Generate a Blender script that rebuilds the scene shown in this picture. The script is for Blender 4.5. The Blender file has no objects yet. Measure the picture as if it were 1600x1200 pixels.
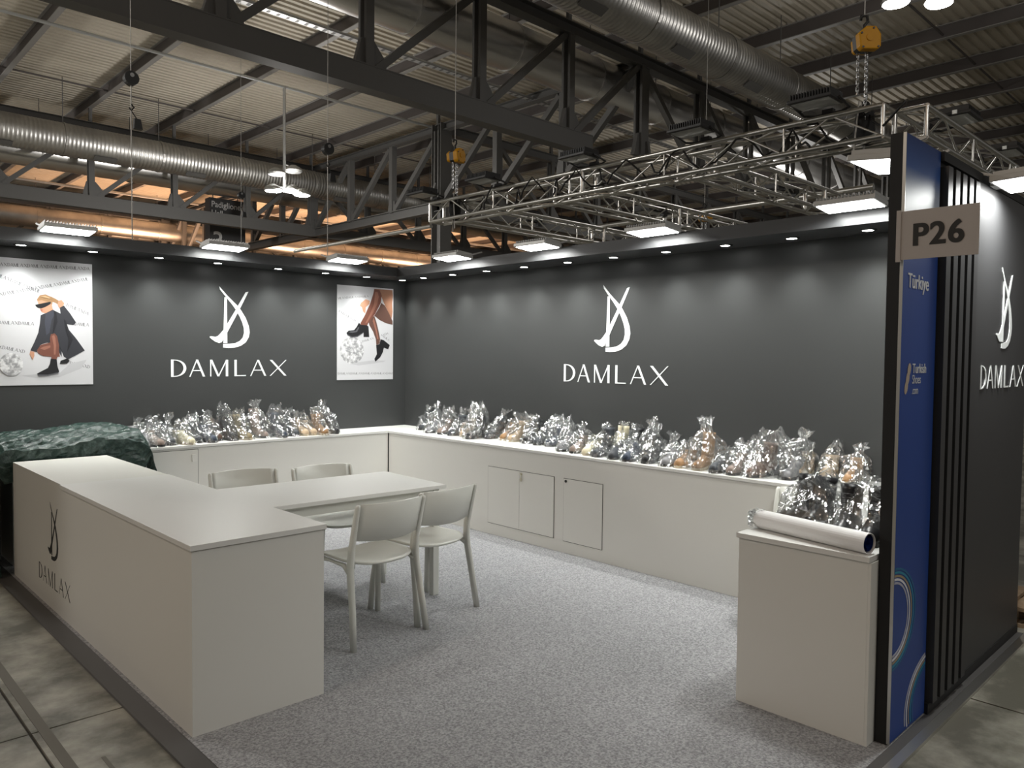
import bpy, bmesh, math, random
from mathutils import Vector, Matrix
rnd = random.Random(7)
S = bpy.context.scene
C = S.collection
PI = math.pi

# ------------------------------------------------------------------ camera
cam_d = bpy.data.cameras.new('camera'); cam = bpy.data.objects.new('camera', cam_d); C.objects.link(cam); S.camera = cam
cam_d.sensor_width = 36.0; cam_d.sensor_fit = 'HORIZONTAL'; cam_d.lens = 1200.57/1600*36.0; cam_d.clip_end = 300
H = 1.575
yaw, pitch, roll = 0.801607148, -0.0369315522, 0.0103388405
fw = Vector((math.cos(yaw)*math.cos(pitch), math.sin(yaw)*math.cos(pitch), math.sin(pitch)))
rt = Vector((math.sin(yaw), -math.cos(yaw), 0)); up = rt.cross(fw)
r2 = math.cos(roll)*rt + math.sin(roll)*up; u2 = -math.sin(roll)*rt + math.cos(roll)*up
m = Matrix.Identity(4)
for i in range(3):
    m[i][0] = r2[i]; m[i][1] = u2[i]; m[i][2] = -fw[i]
m[2][3] = H
cam.matrix_world = m

# ------------------------------------------------------------------ world, exposure
S.view_settings.view_transform = 'Standard'; S.view_settings.look = 'None'; S.view_settings.gamma = 1.0
S.view_settings.use_curve_mapping = False
S.view_settings.exposure = 0.0
W = bpy.data.worlds.new('hall_air'); S.world = W; W.use_nodes = True
W.node_tree.nodes['Background'].inputs[0].default_value = (1.0, 0.96, 0.9, 1)
W.node_tree.nodes['Background'].inputs[1].default_value = 0.16
S.cycles.transparent_max_bounces = 40
FLOOD_W, DOWN_W = 12.0, 22.0

def light(name, kind, loc, energy, color=(1, 1, 1), direction=None, **kw):
    d = bpy.data.lights.new(name, kind); d.energy = energy; d.color = color
    for k, v in kw.items(): setattr(d, k, v)
    o = bpy.data.objects.new(name, d); C.objects.link(o); o.location = loc
    if direction is not None: o.rotation_euler = Vector(direction).to_track_quat('-Z', 'Y').to_euler()
    return o
# high-bay lamps: two have pendants, the rest are unseen and added as hall fill
HALL = [((11.3, 21.6, 6.2), 1100), ((16.2, 5.5, 8.3), 160), ((-3.0, 13.0, 6.5), 1100), ((4.0, -6.0, 6.5), 420), ((-6.0, 2.0, 6.5), 420), ((-2.0, 32.0, 6.5), 1500), ((30.0, 14.0, 6.5), 500)]
for i, (p, e) in enumerate(HALL):
    light('high_bay_and_fill_light', 'POINT', p, e, (1.0, 0.80, 0.62) if p[0] < -5 else (1.0, 0.97, 0.92), shadow_soft_size=0.35)
# warm sodium lamps at the far end of the hall
for p in ((26, 41, 3.5), (36, 42, 3.5), (16, 42, 3.5), (30, 56, 4.0), (44, 54, 4.0), (20, 58, 4.0)):
    light('sodium_uplight', 'SPOT', p, 4200, (1.0, 0.58, 0.34), (0, 0.1, 1), spot_size=math.radians(115), spot_blend=0.5, shadow_soft_size=0.6)

# ------------------------------------------------------------------ materials
MATS = {}
def mat(name, col, rough=0.5, metal=0.0, noise=None, bump=None, emit=None, spec=0.5, coat=0.0):
    """noise=(scale, other colour, contrast lo, hi) ; bump=(scale, strength)"""
    if name in MATS: return MATS[name]
    M = bpy.data.materials.new(name); M.use_nodes = True
    nt = M.node_tree; b = nt.nodes['Principled BSDF']
    b.inputs['Base Color'].default_value = (*col, 1); b.inputs['Roughness'].default_value = rough
    b.inputs['Metallic'].default_value = metal; b.inputs['Specular IOR Level'].default_value = spec
    b.inputs['Coat Weight'].default_value = coat
    tc = None
    if noise or bump:
        tc = nt.nodes.new('ShaderNodeNewGeometry')
    if noise:
        n = nt.nodes.new('ShaderNodeTexNoise'); n.inputs['Scale'].default_value = noise[0]; n.inputs['Detail'].default_value = 6
        n.inputs['Roughness'].default_value = 0.62
        nt.links.new(tc.outputs['Position'], n.inputs['Vector'])
        r = nt.nodes.new('ShaderNodeValToRGB'); r.color_ramp.elements[0].position = noise[2]; r.color_ramp.elements[1].position = noise[3]
        r.color_ramp.elements[0].color = (*col, 1); r.color_ramp.elements[1].color = (*noise[1], 1)
        nt.links.new(n.outputs['Fac'], r.inputs['Fac']); nt.links.new(r.outputs['Color'], b.inputs['Base Color'])
    if bump:
        n = nt.nodes.new('ShaderNodeTexNoise'); n.inputs['Scale'].default_value = bump[0]; n.inputs['Detail'].default_value = 3
        nt.links.new(tc.outputs['Position'], n.inputs['Vector'])
        bp = nt.nodes.new('ShaderNodeBump'); bp.inputs['Strength'].default_value = bump[1]; bp.inputs['Distance'].default_value = 0.01
        nt.links.new(n.outputs['Fac'], bp.inputs['Height']); nt.links.new(bp.outputs['Normal'], b.inputs['Normal'])
    if emit:
        b.inputs['Emission Color'].default_value = (*emit[0], 1); b.inputs['Emission Strength'].default_value = emit[1]
    MATS[name] = M
    return M

def plastic_film():
    M = bpy.data.materials.new('clear_film'); M.use_nodes = True; nt = M.node_tree; nt.nodes.clear()
    out = nt.nodes.new('ShaderNodeOutputMaterial'); tr = nt.nodes.new('ShaderNodeBsdfTransparent'); gl = nt.nodes.new('ShaderNodeBsdfGlossy')
    df = nt.nodes.new('ShaderNodeBsdfTranslucent'); dd = nt.nodes.new('ShaderNodeBsdfDiffuse')
    tr.inputs['Color'].default_value = (0.97, 0.98, 0.98, 1); gl.inputs['Roughness'].default_value = 0.15
    df.inputs['Color'].default_value = (0.9, 0.92, 0.93, 1); dd.inputs['Color'].default_value = (0.9, 0.92, 0.93, 1)
    lw = nt.nodes.new('ShaderNodeLayerWeight'); lw.inputs['Blend'].default_value = 0.35
    g = nt.nodes.new('ShaderNodeNewGeometry'); n = nt.nodes.new('ShaderNodeTexNoise'); n.inputs['Scale'].default_value = 1.0; n.inputs['Detail'].default_value = 1.5
    vm = nt.nodes.new('ShaderNodeVectorMath'); vm.operation = 'MULTIPLY'; vm.inputs[1].default_value = (34, 34, 9)   # creases run mostly upwards
    nt.links.new(g.outputs['Position'], vm.inputs[0]); nt.links.new(vm.outputs[0], n.inputs['Vector'])
    bp = nt.nodes.new('ShaderNodeBump'); bp.inputs['Strength'].default_value = 0.6; bp.inputs['Distance'].default_value = 0.025
    nt.links.new(n.outputs['Fac'], bp.inputs['Height'])
    for q in (gl, lw): nt.links.new(bp.outputs['Normal'], q.inputs['Normal'])
    mp = nt.nodes.new('ShaderNodeMapRange'); mp.inputs['To Min'].default_value = 0.20; mp.inputs['To Max'].default_value = 0.75
    nt.links.new(lw.outputs['Facing'], mp.inputs['Value'])
    m0 = nt.nodes.new('ShaderNodeMixShader'); m0.inputs[0].default_value = 0.5; nt.links.new(df.outputs[0], m0.inputs[1]); nt.links.new(dd.outputs[0], m0.inputs[2])
    m1 = nt.nodes.new('ShaderNodeMixShader'); m1.inputs[0].default_value = 0.08; nt.links.new(tr.outputs[0], m1.inputs[1]); nt.links.new(m0.outputs[0], m1.inputs[2])
    m2 = nt.nodes.new('ShaderNodeMixShader'); nt.links.new(mp.outputs[0], m2.inputs[0]); nt.links.new(m1.outputs[0], m2.inputs[1]); nt.links.new(gl.outputs[0], m2.inputs[2])
    nt.links.new(m2.outputs[0], out.inputs['Surface'])
    return M
FILM = plastic_film()

WHITE = mat('white_laminate', (0.72, 0.71, 0.67), 0.42, bump=(1.2, 0.02))
WTOP = mat('white_worktop', (0.74, 0.735, 0.71), 0.36)
GAP = mat('shadow_gap', (0.05, 0.045, 0.04), 0.8)
WALLM = mat('dark_grey_wall', (0.0455, 0.0475, 0.0475), 0.5, spec=0.4)
FASCM = mat('dark_grey_fascia', (0.045, 0.046, 0.048), 0.38)
OUTM = mat('charcoal_panel', (0.040, 0.040, 0.042), 0.5)
BLACK = mat('matt_black', (0.008, 0.008, 0.009), 0.7)
CARPET = mat('grey_felt', (0.19, 0.19, 0.20), 0.95, noise=(100, (0.47, 0.47, 0.485), 0.36, 0.66), bump=(220, 0.5))
CONC = mat('worn_concrete', (0.12, 0.115, 0.092), 0.5, noise=(2.6, (0.40, 0.385, 0.33), 0.40, 0.64), bump=(14, 0.12))
JOINT = mat('joint_dirt', (0.07, 0.065, 0.055), 0.9)
TAPE = mat('scuffed_tape', (0.14, 0.132, 0.11), 0.7)
EDGE = mat('dark_edging', (0.085, 0.082, 0.08), 0.5)
ALU = mat('brushed_aluminium', (0.66, 0.65, 0.62), 0.33, 1.0)
STEEL = mat('dark_painted_steel', (0.115, 0.113, 0.110), 0.55)
PURL = mat('purlin_paint', (0.10, 0.088, 0.085), 0.6)
PURLB = mat('pale_purlin_flange', (0.30, 0.29, 0.28), 0.55)  # flange colour set paler than the purlin web
ROOF = mat('ribbed_roof_sheet', (0.50, 0.45, 0.37), 0.6, noise=(0.22, (0.62, 0.57, 0.48), 0.35, 0.7))
GALV = mat('galvanised_duct', (0.58, 0.57, 0.55), 0.42, 1.0, noise=(1.5, (0.48, 0.47, 0.46), 0.4, 0.6))
GALVS = mat('smooth_galvanised_duct', (0.72, 0.71, 0.70), 0.3, 1.0, bump=(1.1, 0.04))
TRAY = mat('zinc_tray', (0.55, 0.56, 0.56), 0.4, 0.6)
PAINTW = mat('white_letter', (0.92, 0.95, 0.95), 0.5)
INK = mat('black_letter', (0.012, 0.011, 0.010), 0.6)
YEL = mat('yellow_enamel', (0.62, 0.29, 0.004), 0.5, spec=0.3)
LAMPG = mat('lamp_glow', (1, 1, 1), 0.5, emit=((1, 0.99, 0.96), 22))
FLOODG = mat('flood_glow', (1, 1, 1), 0.5, emit=((1, 0.995, 0.97), 16))
LHOUS = mat('lamp_housing_grey', (0.42, 0.42, 0.41), 0.4, 0.3)
BHOUS = mat('lamp_housing_black', (0.02, 0.02, 0.021), 0.45)
LENS = mat('unlit_lens', (0.5, 0.52, 0.52), 0.15)
ROPE = mat('steel_rope', (0.45, 0.44, 0.42), 0.5, 0.5)
CHAIN = mat('chain_steel', (0.4, 0.4, 0.4), 0.3, 1.0)
CHAIRM = mat('chair_plastic', (0.63, 0.63, 0.585), 0.38)
BRASS = mat('key_metal', (0.6, 0.56, 0.45), 0.25, 1.0)
CABLE = mat('black_cable', (0.012, 0.012, 0.012), 0.5)

# ------------------------------------------------------------------ mesh helpers
class MB:
    def __init__(s): s.v = []; s.f = []
    def add(s, vs, fs):
        o = len(s.v); s.v += [tuple(x) for x in vs]; s.f += [tuple(i+o for i in q) for q in fs]; return s
    def box(s, x0, x1, y0, y1, z0, z1):
        return s.add([(x0,y0,z0),(x1,y0,z0),(x1,y1,z0),(x0,y1,z0),(x0,y0,z1),(x1,y0,z1),(x1,y1,z1),(x0,y1,z1)],
                     [(0,3,2,1),(4,5,6,7),(0,1,5,4),(1,2,6,5),(2,3,7,6),(3,0,4,7)])
    def rings(s, rs, cap=True, closed=True):
        o = len(s.v); n = len(rs[0])
        for r in rs: s.v += [tuple(p) for p in r]
        for i in range(len(rs)-1):
            for j in range(n if closed else n-1):
                k = (j+1) % n
                s.f.append((o+i*n+j, o+i*n+k, o+(i+1)*n+k, o+(i+1)*n+j))
        if cap:
            s.f.append(tuple(o+j for j in reversed(range(n)))); s.f.append(tuple(o+(len(rs)-1)*n+j for j in range(n)))
        return s
    def tube(s, pts, r, n=8, cap=True):
        pts = [Vector(p) for p in pts]; rs = []
        rad = r if isinstance(r, (list, tuple)) else [r]*len(pts)
        prev = None
        for i, p in enumerate(pts):
            d = (pts[min(i+1, len(pts)-1)] - pts[max(i-1, 0)]).normalized()
            if prev is None:
                a = d.orthogonal().normalized()
            else:
                a = (prev - d*prev.dot(d)); a = a.normalized() if a.length > 1e-6 else d.orthogonal().normalized()
            prev = a; b = d.cross(a)
            rs.append([p + (a*math.cos(2*PI*k/n) + b*math.sin(2*PI*k/n))*rad[i] for k in range(n)])
        return s.rings(rs, cap)
    def prism(s, poly, fn, d0, d1):
        """poly: 2-D outline, fn(u, v, d) -> 3-D"""
        n = len(poly)
        vs = [fn(u, v, d0) for u, v in poly] + [fn(u, v, d1) for u, v in poly]
        return s.add(vs, [tuple(range(n)), tuple(range(2*n-1, n-1, -1))] + [(i, (i+1) % n, n+(i+1) % n, n+i) for i in range(n)])
    def build(s, name, m, parent=None, org=(0,0,0), smooth=False, kind=None, bevel=0):
        me = bpy.data.meshes.new(name); ox, oy, oz = org
        me.from_pydata([(x-ox, y-oy, z-oz) for x, y, z in s.v], [], s.f)
        bm = bmesh.new(); bm.from_mesh(me); bmesh.ops.recalc_face_normals(bm, faces=bm.faces[:])
        if bevel: bmesh.ops.bevel(bm, geom=bm.edges[:], offset=bevel, segments=2, affect='EDGES', profile=0.6)
        bm.to_mesh(me); bm.free()
        if smooth:
            for p in me.polygons: p.use_smooth = True
        me.materials.append(m)
        o = bpy.data.objects.new(name, me); C.objects.link(o)
        if parent is not None: o.parent = parent
        else: o.location = org
        if kind: o['kind'] = kind
        return o
def tag(o, label, cat, group=None):
    o['label'] = label; o['category'] = cat
    if group: o['group'] = group
    return o
def thing(name, label, cat, loc=(0,0,0), group=None, rz=0):
    o = bpy.data.objects.new(name, None); o.empty_display_size = 0.1; C.objects.link(o)
    o.location = loc; o.rotation_euler = (0, 0, rz)
    return tag(o, label, cat, group)
def struct(name, mb, m, **k): return mb.build(name, m, kind='structure', **k)
def copy_tree(o, parent=None):
    c = o.copy(); C.objects.link(c); c.parent = parent
    for ch in list(o.children): copy_tree(ch, c)
    return c
UNIT = {}
def rod(name, p, q, r, m, parent, org=(0,0,0), sides=8, ry=None):
    """a straight bar sharing one unit mesh: round for sides>4, square for 4"""
    key = (m.name, sides)
    if key not in UNIT:
        b = MB()
        if sides == 4: b.box(-1, 1, -1, 1, 0, 1)
        else: b.rings([[(math.cos(2*PI*k/sides), math.sin(2*PI*k/sides), z) for k in range(sides)] for z in (0, 1)])
        me = bpy.data.meshes.new('bar'); me.from_pydata(b.v, [], b.f); me.materials.append(m)
        if sides > 4:
            for pl in me.polygons: pl.use_smooth = len(pl.vertices) == 4
        UNIT[key] = me
    o = bpy.data.objects.new(name, UNIT[key]); C.objects.link(o)
    p = Vector(p); q = Vector(q)
    if q.z < p.z: p, q = q, p
    d = q-p
    if abs(d.x) + abs(d.y) < 1e-6: rot = Matrix.Identity(3)
    else:
        z = d.normalized(); x = Vector((0,0,1)).cross(z).normalized(); y = z.cross(x)
        rot = Matrix((x, y, z)).transposed()
    o.parent = parent
    o.matrix_local = Matrix.Translation(p-Vector(org)) @ rot.to_4x4() @ Matrix.Diagonal((r, ry or r, d.length, 1))
    return o
def ORD(n):
    return ['first','second','third','fourth','fifth','sixth','seventh','eighth','ninth','tenth','eleventh','twelfth','thirteenth','fourteenth','fifteenth','sixteenth','seventeenth','eighteenth','nineteenth','twentieth',
            'twenty-first','twenty-second','twenty-third','twenty-fourth','twenty-fifth','twenty-sixth','twenty-seventh','twenty-eighth','twenty-ninth','thirtieth','thirty-first','thirty-second','thirty-third','thirty-fourth','thirty-fifth'][n]

# ------------------------------------------------------------------ hall floor
struct('floor', MB().box(-40, 90, -40, 110, -0.25, -0.012), JOINT)
fl = bpy.data.objects['floor']
xs = [-9.0, -5.75, -2.5, 0.745, 4.0, 7.25, 10.5, 13.75, 17.0]; ys = [-6.0, -2.8, 0.4, 3.595, 6.8, 10.0, 13.2]
for i in range(len(xs)-1):
    for j in range(len(ys)-1):
        MB().box(xs[i]+0.006, xs[i+1]-0.006, ys[j]+0.005, ys[j+1]-0.005, -0.011, 0.0).build('concrete_slab', CONC, fl)
for a in ((-40, -9, -40, 110), (17, 90, -40, 110), (-9, 17, -40, -6), (-9, 17, 13.2, 110)):
    MB().box(*a, -0.011, 0).build('far_concrete', CONC, fl)
MB().box(0.775, 0.815, -2.8, 9, 0.0, 0.002).build('floor_tape', TAPE, fl)
MB().box(0.90, 0.915, 2.2, 3.2, 0.0, 0.0015).build('floor_tape', TAPE, fl)

# booth carpet with its edging
CA = thing('booth_carpet', 'grey felt carpet covering the whole booth floor', 'carpet', (3, 4, 0))
MB().box(1.19, 5.03, 1.12, 6.9, 0.0, 0.014).build('felt', CARPET, CA, (3, 4, 0))
MB().box(1.10, 1.19, 1.05, 6.9, 0.0, 0.012).build('edging_strip', EDGE, CA, (3, 4, 0))
MB().box(1.10, 5.15, 1.035, 1.075, 0.0, 0.016).build('edging_strip', ALU, CA, (3, 4, 0))
MB().box(1.19, 5.15, 1.075, 1.12, 0.0, 0.013).build('edging_strip', EDGE, CA, (3, 4, 0))
CZ = 0.014

# ------------------------------------------------------------------ booth walls
struct('wall_back', MB().box(0.2, 5.10, 6.90, 6.96, 0, 2.46), WALLM)
struct('wall_right', MB().box(5.04, 5.10, 1.18, 6.90, 0, 2.46), WALLM)
# lighting canopy: fascia and soffit round the two walls
struct('trim_1', MB().box(0.2, 5.04, 6.50, 6.53, 2.37, 2.46).box(0.2, 5.04, 6.53, 6.90, 2.37, 2.395), FASCM)
struct('trim_2', MB().box(4.64, 4.67, 1.18, 6.50, 2.37, 2.46).box(4.67, 5.04, 1.18, 6.53, 2.3705, 2.3955), FASCM)

DL_L = [1.38, 1.87, 2.378, 2.88, 3.455, 3.955, 4.43, 4.88]
DL_R = [6.36, 5.89, 5.39, 4.89, 4.37, 3.88, 3.38, 2.88, 2.39, 1.90, 1.42]
def downlight(x, y, d, label):
    t = thing('downlight', label, 'spotlight', (x, y, 2.37), 'recessed downlights in the canopy')
    n = 20
    ring = lambda r, z: [(r*math.cos(2*PI*k/n), r*math.sin(2*PI*k/n), z) for k in range(n)]
    MB().rings([ring(0.034, -0.006), ring(0.048, -0.006), ring(0.052, 0.0), ring(0.034, 0.0)], cap=False).build('rim', BHOUS, t)
    MB().rings([ring(0.034, -0.0045), ring(0.034, -0.001)]).build('diffuser', LAMPG, t)
    light('downlight_beam', 'SPOT', (x, y, 2.355), DOWN_W, (0.98, 1.0, 0.96), d, spot_size=math.radians(92), spot_blend=1.0, shadow_soft_size=0.035).parent = None
for i, x in enumerate(DL_L): downlight(x, 6.74, (0, 0.05, -1), 'lit round downlight in the back canopy, %s from the outer poster end' % ORD(i))
for i, y in enumerate(DL_R): downlight(4.87, y, (0.05, 0, -1), 'lit round downlight in the right canopy, %s from the wall corner' % ORD(i))

# LED floods on the canopy
def flood(loc, rz, label, power, tilt=math.radians(5)):
    """lit flat flood, long side along local x, arm towards local +y"""
    t = thing('led_floodlight', label, 'floodlight', loc, 'lit flat floodlights on the booth canopy', rz)
    t.rotation_mode = 'XYZ'; t.rotation_euler = (-tilt, 0, rz)
    MB().box(-0.175, 0.175, -0.10, 0.10, 0.0, 0.028).build('housing', LHOUS, t, bevel=0.004)
    b = MB()
    for k in range(17): b.box(-0.165+k*0.0206, -0.161+k*0.0206, -0.085, 0.085, 0.028, 0.048)
    b.build('cooling_fins', LHOUS, t)
    MB().box(-0.16, 0.16, -0.085, 0.085, -0.004, 0.0).build('lens', FLOODG, t)
    MB().box(-0.05, 0.05, 0.10, 0.125, 0.004, 0.05).build('driver_box', LHOUS, t)
    for s in (-1, 1): rod('bracket_arm', (s*0.15, 0.05, 0.02), (s*0.15, 0.22, 0.085), 0.006, LHOUS, t, sides=4)
    d = Vector((0, -math.sin(tilt), -math.cos(tilt))); d.rotate(Matrix.Rotation(rz, 3, 'Z'))
    p = Vector((0, -0.005, -0.012)); p.rotate(Matrix.Rotation(rz, 3, 'Z'))
    light('flood_beam', 'AREA', Vector(loc)+p, power, (0.98, 1.0, 0.96), d, shape='RECTANGLE', size=0.30, size_y=0.16, spread=math.radians(170))
for i, x in enumerate((1.60, 2.78, 3.97)): flood((x, 6.36, 2.455), 0, 'lit flat floodlight on the back canopy, %s from the crouching-woman poster' % ORD(i), FLOOD_W)
for i, y in enumerate((5.45, 4.37, 3.24, 1.86)): flood((4.50, y, 2.455), -PI/2, 'lit flat floodlight on the right canopy, %s from the wall corner' % ORD(i), FLOOD_W)
flood((3.70, 1.38, 2.46), PI, 'lit flat floodlight behind the blue banner post', FLOOD_W*1.25, math.radians(6))
flood((4.36, 0.98, 2.425), 0, 'lit flat floodlight above the outside wall logo', FLOOD_W*1.4, math.radians(2))

# ------------------------------------------------------------------ outer return wall: blue banner, slats, logo panel
struct('wall_outer', MB().box(3.225, 5.15, 1.130, 1.18, 0.0, 2.47), BLACK)
wo = bpy.data.objects['wall_outer']
MB().box(4.15, 5.15, 1.112, 1.130, 0.06, 2.43).build('logo_panel', OUTM, wo)
MB().box(3.64, 5.15, 1.108, 1.130, 2.43, 2.47).build('head_rail', BLACK, wo)
MB().box(3.64, 5.15, 1.108, 1.130, 0.0, 0.06).build('foot_rail', BLACK, wo)
for k in range(5):
    x = 3.66 + k*0.099
    MB().box(x, x+0.058, 1.095, 1.130, 0.06, 2.41).build('slat', OUTM, wo)
def banner_mat():
    M = bpy.data.materials.new('blue_banner_print'); M.use_nodes = True; nt = M.node_tree; b = nt.nodes['Principled BSDF']
    b.inputs['Roughness'].default_value = 0.45; b.inputs['Base Color'].default_value = (0.012, 0.052, 0.26, 1)
    return M
def picture_mat():
    M = bpy.data.materials.new('banner_picture_print'); M.use_nodes = True; nt = M.node_tree; b = nt.nodes['Principled BSDF']
    b.inputs['Roughness'].default_value = 0.4
    g = nt.nodes.new('ShaderNodeNewGeometry'); s = nt.nodes.new('ShaderNodeSeparateXYZ'); nt.links.new(g.outputs['Position'], s.inputs[0])
    mr = nt.nodes.new('ShaderNodeMapRange'); mr.inputs['From Min'].default_value = 2.05; mr.inputs['From Max'].default_value = 2.47
    nt.links.new(s.outputs['Z'], mr.inputs['Value'])
    r = nt.nodes.new('ShaderNodeValToRGB'); e = r.color_ramp.elements
    e[0].position = 0.1; e[0].color = (0.68, 0.72, 0.78, 1); e[1].position = 1; e[1].color = (0.008, 0.03, 0.14, 1)
    k = e.new(0.5); k.color = (0.42, 0.48, 0.60, 1); k = e.new(0.7); k.color = (0.03, 0.09, 0.30, 1)
    nt.links.new(mr.outputs[0], r.inputs[0]); nt.links.new(r.outputs[0], b.inputs['Base Color'])
    return M
BLUE = banner_mat()
BN = thing('blue_banner', 'tall blue printed banner on the outer wall end', 'banner', (3.43, 1.128, 0.02))
ob = (3.43, 1.128, 0.02)
MB().box(3.226, 3.636, 1.122, 1.130, 0.02, 2.06).build('cloth', BLUE, BN, ob)
MB().box(3.226, 3.636, 1.122, 1.130, 2.06, 2.468).build('picture_print', picture_mat(), BN, ob)
MB().box(3.222, 3.2262, 1.119, 1.131, 0.02, 2.468).build('edge_profile', ALU, BN, ob)
fy = lambda y: (lambda u, v, d: (u, y-d, v))
# flowing rings printed on the banner
RC = [mat('print_white', (0.75, 0.75, 0.78), 0.5), mat('print_lilac', (0.42, 0.42, 0.5), 0.5), mat('print_gold', (0.34, 0.27, 0.16), 0.5), mat('print_teal', (0.02, 0.24, 0.36), 0.5), mat('print_deepteal', (0.012, 0.13, 0.27), 0.5)]
def arc_strip(cx, cz, rx, rz, a0, a1, w, m, x0=3.2275, x1=3.6345, z0=0.025):
    b = MB(); n = 40; row = []
    for k in range(n+1):
        a = a0 + (a1-a0)*k/n
        row.append([(cx+(rx+s*w)*math.cos(a), cz+(rz+s*w)*math.sin(a)) for s in (-0.5, 0.5)])
    for k in range(n):
        q = [row[k][0], row[k][1], row[k+1][1], row[k+1][0]]
        if all(x0 <= u <= x1 and v >= z0 for u, v in q): b.prism(q, fy(1.122), 0.0002, 0.0012)
    if b.v: b.build('printed_ring', m, BN, ob)
for k in range(5):
    arc_strip(3.23, 0.525, 0.165+k*0.022, 0.15+k*0.014, -PI/2*0.98, PI/2*0.98, 0.0095, RC[[1, 0, 2, 3, 4][k]])
    arc_strip(3.72, 0.08, 0.24+k*0.022, 0.165+k*0.013, PI*0.5, PI*1.25, 0.0095, RC[[4, 3, 2, 0, 1][k]])
def text_obj(name, s, size, m, parent, org, fn, bold=0.0, sx=1.0, depth=0.001, spacing=1.0, double=0.0):
    """flat lettering: fn(u, v) -> position of the baseline plane axes (origin, ux, uz, n)"""
    cu = bpy.data.curves.new('tmp_font', 'FONT'); cu.body = s; cu.size = size; cu.offset = bold; cu.extrude = depth/2; cu.space_character = spacing
    o = bpy.data.objects.new('tmp_font', cu); C.objects.link(o)
    bpy.context.view_layer.update()
    me = bpy.data.meshes.new_from_object(o.evaluated_get(bpy.context.evaluated_depsgraph_get()))
    bpy.data.objects.remove(o); bpy.data.curves.remove(cu)
    O, U, V, N = [Vector(q) for q in fn]
    for v in me.vertices:
        c = v.co; v.co = O + U*(c.x*sx) + V*c.y + N*(c.z+depth/2) - Vector(org)
    me.materials.clear(); me.materials.append(m); me.name = name
    if double:
        n0 = len(me.vertices); bm = bmesh.new(); bm.from_mesh(me)
        g = bmesh.ops.duplicate(bm, geom=bm.verts[:]+bm.edges[:]+bm.faces[:])['geom']
        for v in g:
            if isinstance(v, bmesh.types.BMVert): v.co += U*double + N*0.0004
        bm.to_mesh(me); bm.free()
    r = bpy.data.objects.new(name, me); C.objects.link(r); r.parent = parent
    return r
PT = mat('print_pale', (0.62, 0.63, 0.66), 0.5); PG = mat('print_sand', (0.45, 0.36, 0.28), 0.5)
bt = lambda x, z: ((x, 1.1218, z), (1, 0, 0), (0, 0, 1), (0, -1, 0))
text_obj('lettering', 'T\u00fcrkiye', 0.084, PT, BN, ob, bt(3.285, 1.866), 0.0004, 0.93, double=0.0035)
text_obj('lettering', 'Turkish', 0.057, PT, BN, ob, bt(3.366, 1.520), 0.0002, 0.93, double=0.0025)
text_obj('lettering', 'Shoes', 0.052, PT, BN, ob, bt(3.368, 1.477), 0.0, 0.82)
text_obj('lettering', '.com', 0.046, PT, BN, ob, bt(3.368, 1.434), 0.0, 0.8)
for k in range(3):
    cx, cz = 3.300+k*0.014, 1.462+k*0.036
    MB().prism([(cx+0.021*math.cos(a)*(1 if math.cos(a) > 0 else 0.8), cz+0.026*math.sin(a)+0.008*math.cos(a)) for a in [2*PI*j/16 for j in range(16)]], fy(1.122), 0.0003, 0.0011+0.0003*k).build('shell_mark', PG, BN, ob)

# P26 flag sign, standing out from the post
PS = thing('stand_number_sign', 'pale grey flag sign reading P26 on the banner post', 'sign', (3.2, 1.0, 1.965)); op = (3.2, 1.0, 1.965)
SIGN = mat('sign_card', (0.44, 0.40, 0.38), 0.7)
MB().box(3.196, 3.200, 0.850, 1.132, 1.965, 2.153).build('sign_board', SIGN, PS, op)
MB().box(3.193, 3.203, 1.121, 1.138, 1.958, 2.158).build('fixing_strip', SIGN, PS, op)
text_obj('lettering', 'P26', 0.118, INK, PS, op, ((3.1955, 1.082, 2.018), (0, -1, 0), (0, 0, 1), (-1, 0, 0)), 0.0024, 0.96, spacing=1.1, double=0.0035)

# ------------------------------------------------------------------ logo
EMB = [[(255,155),(330,235),(400,300),(440,335),(470,375),(515,445),(545,520),(555,580),(545,630),(515,680),(465,715),(400,735),(340,738),(290,735),(290,700),(350,697),(410,690),(455,668),(485,635),(497,590),(495,540),(480,490),(455,435),(435,400),(418,372),(370,310),(320,255),(262,185)],
       [(515,195),(543,188),(530,215),(458,355),(330,590),(300,640),(275,685),(250,692),(215,680),(185,660),(160,640),(165,630),(185,630),(215,635),(240,625),(265,600),(295,565),(330,510),(415,370),(440,325)],
       [(305,255),(318,255),(328,270),(330,690),(292,690),(296,560)]]
def arcD(w):
    n = 12; out = [(w*0.10+(w*0.90)*math.sin(PI*k/n)**0.8, 0.5+0.5*math.cos(PI*k/n)) for k in range(n+1)]
    inn = [(w*0.10+(w*0.71)*math.sin(PI*k/n)**0.8, 0.5+0.455*math.cos(PI*k/n)) for k in range(n+1)]
    return [[out[k], out[k+1], inn[k+1], inn[k]] for k in range(n)]
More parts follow.
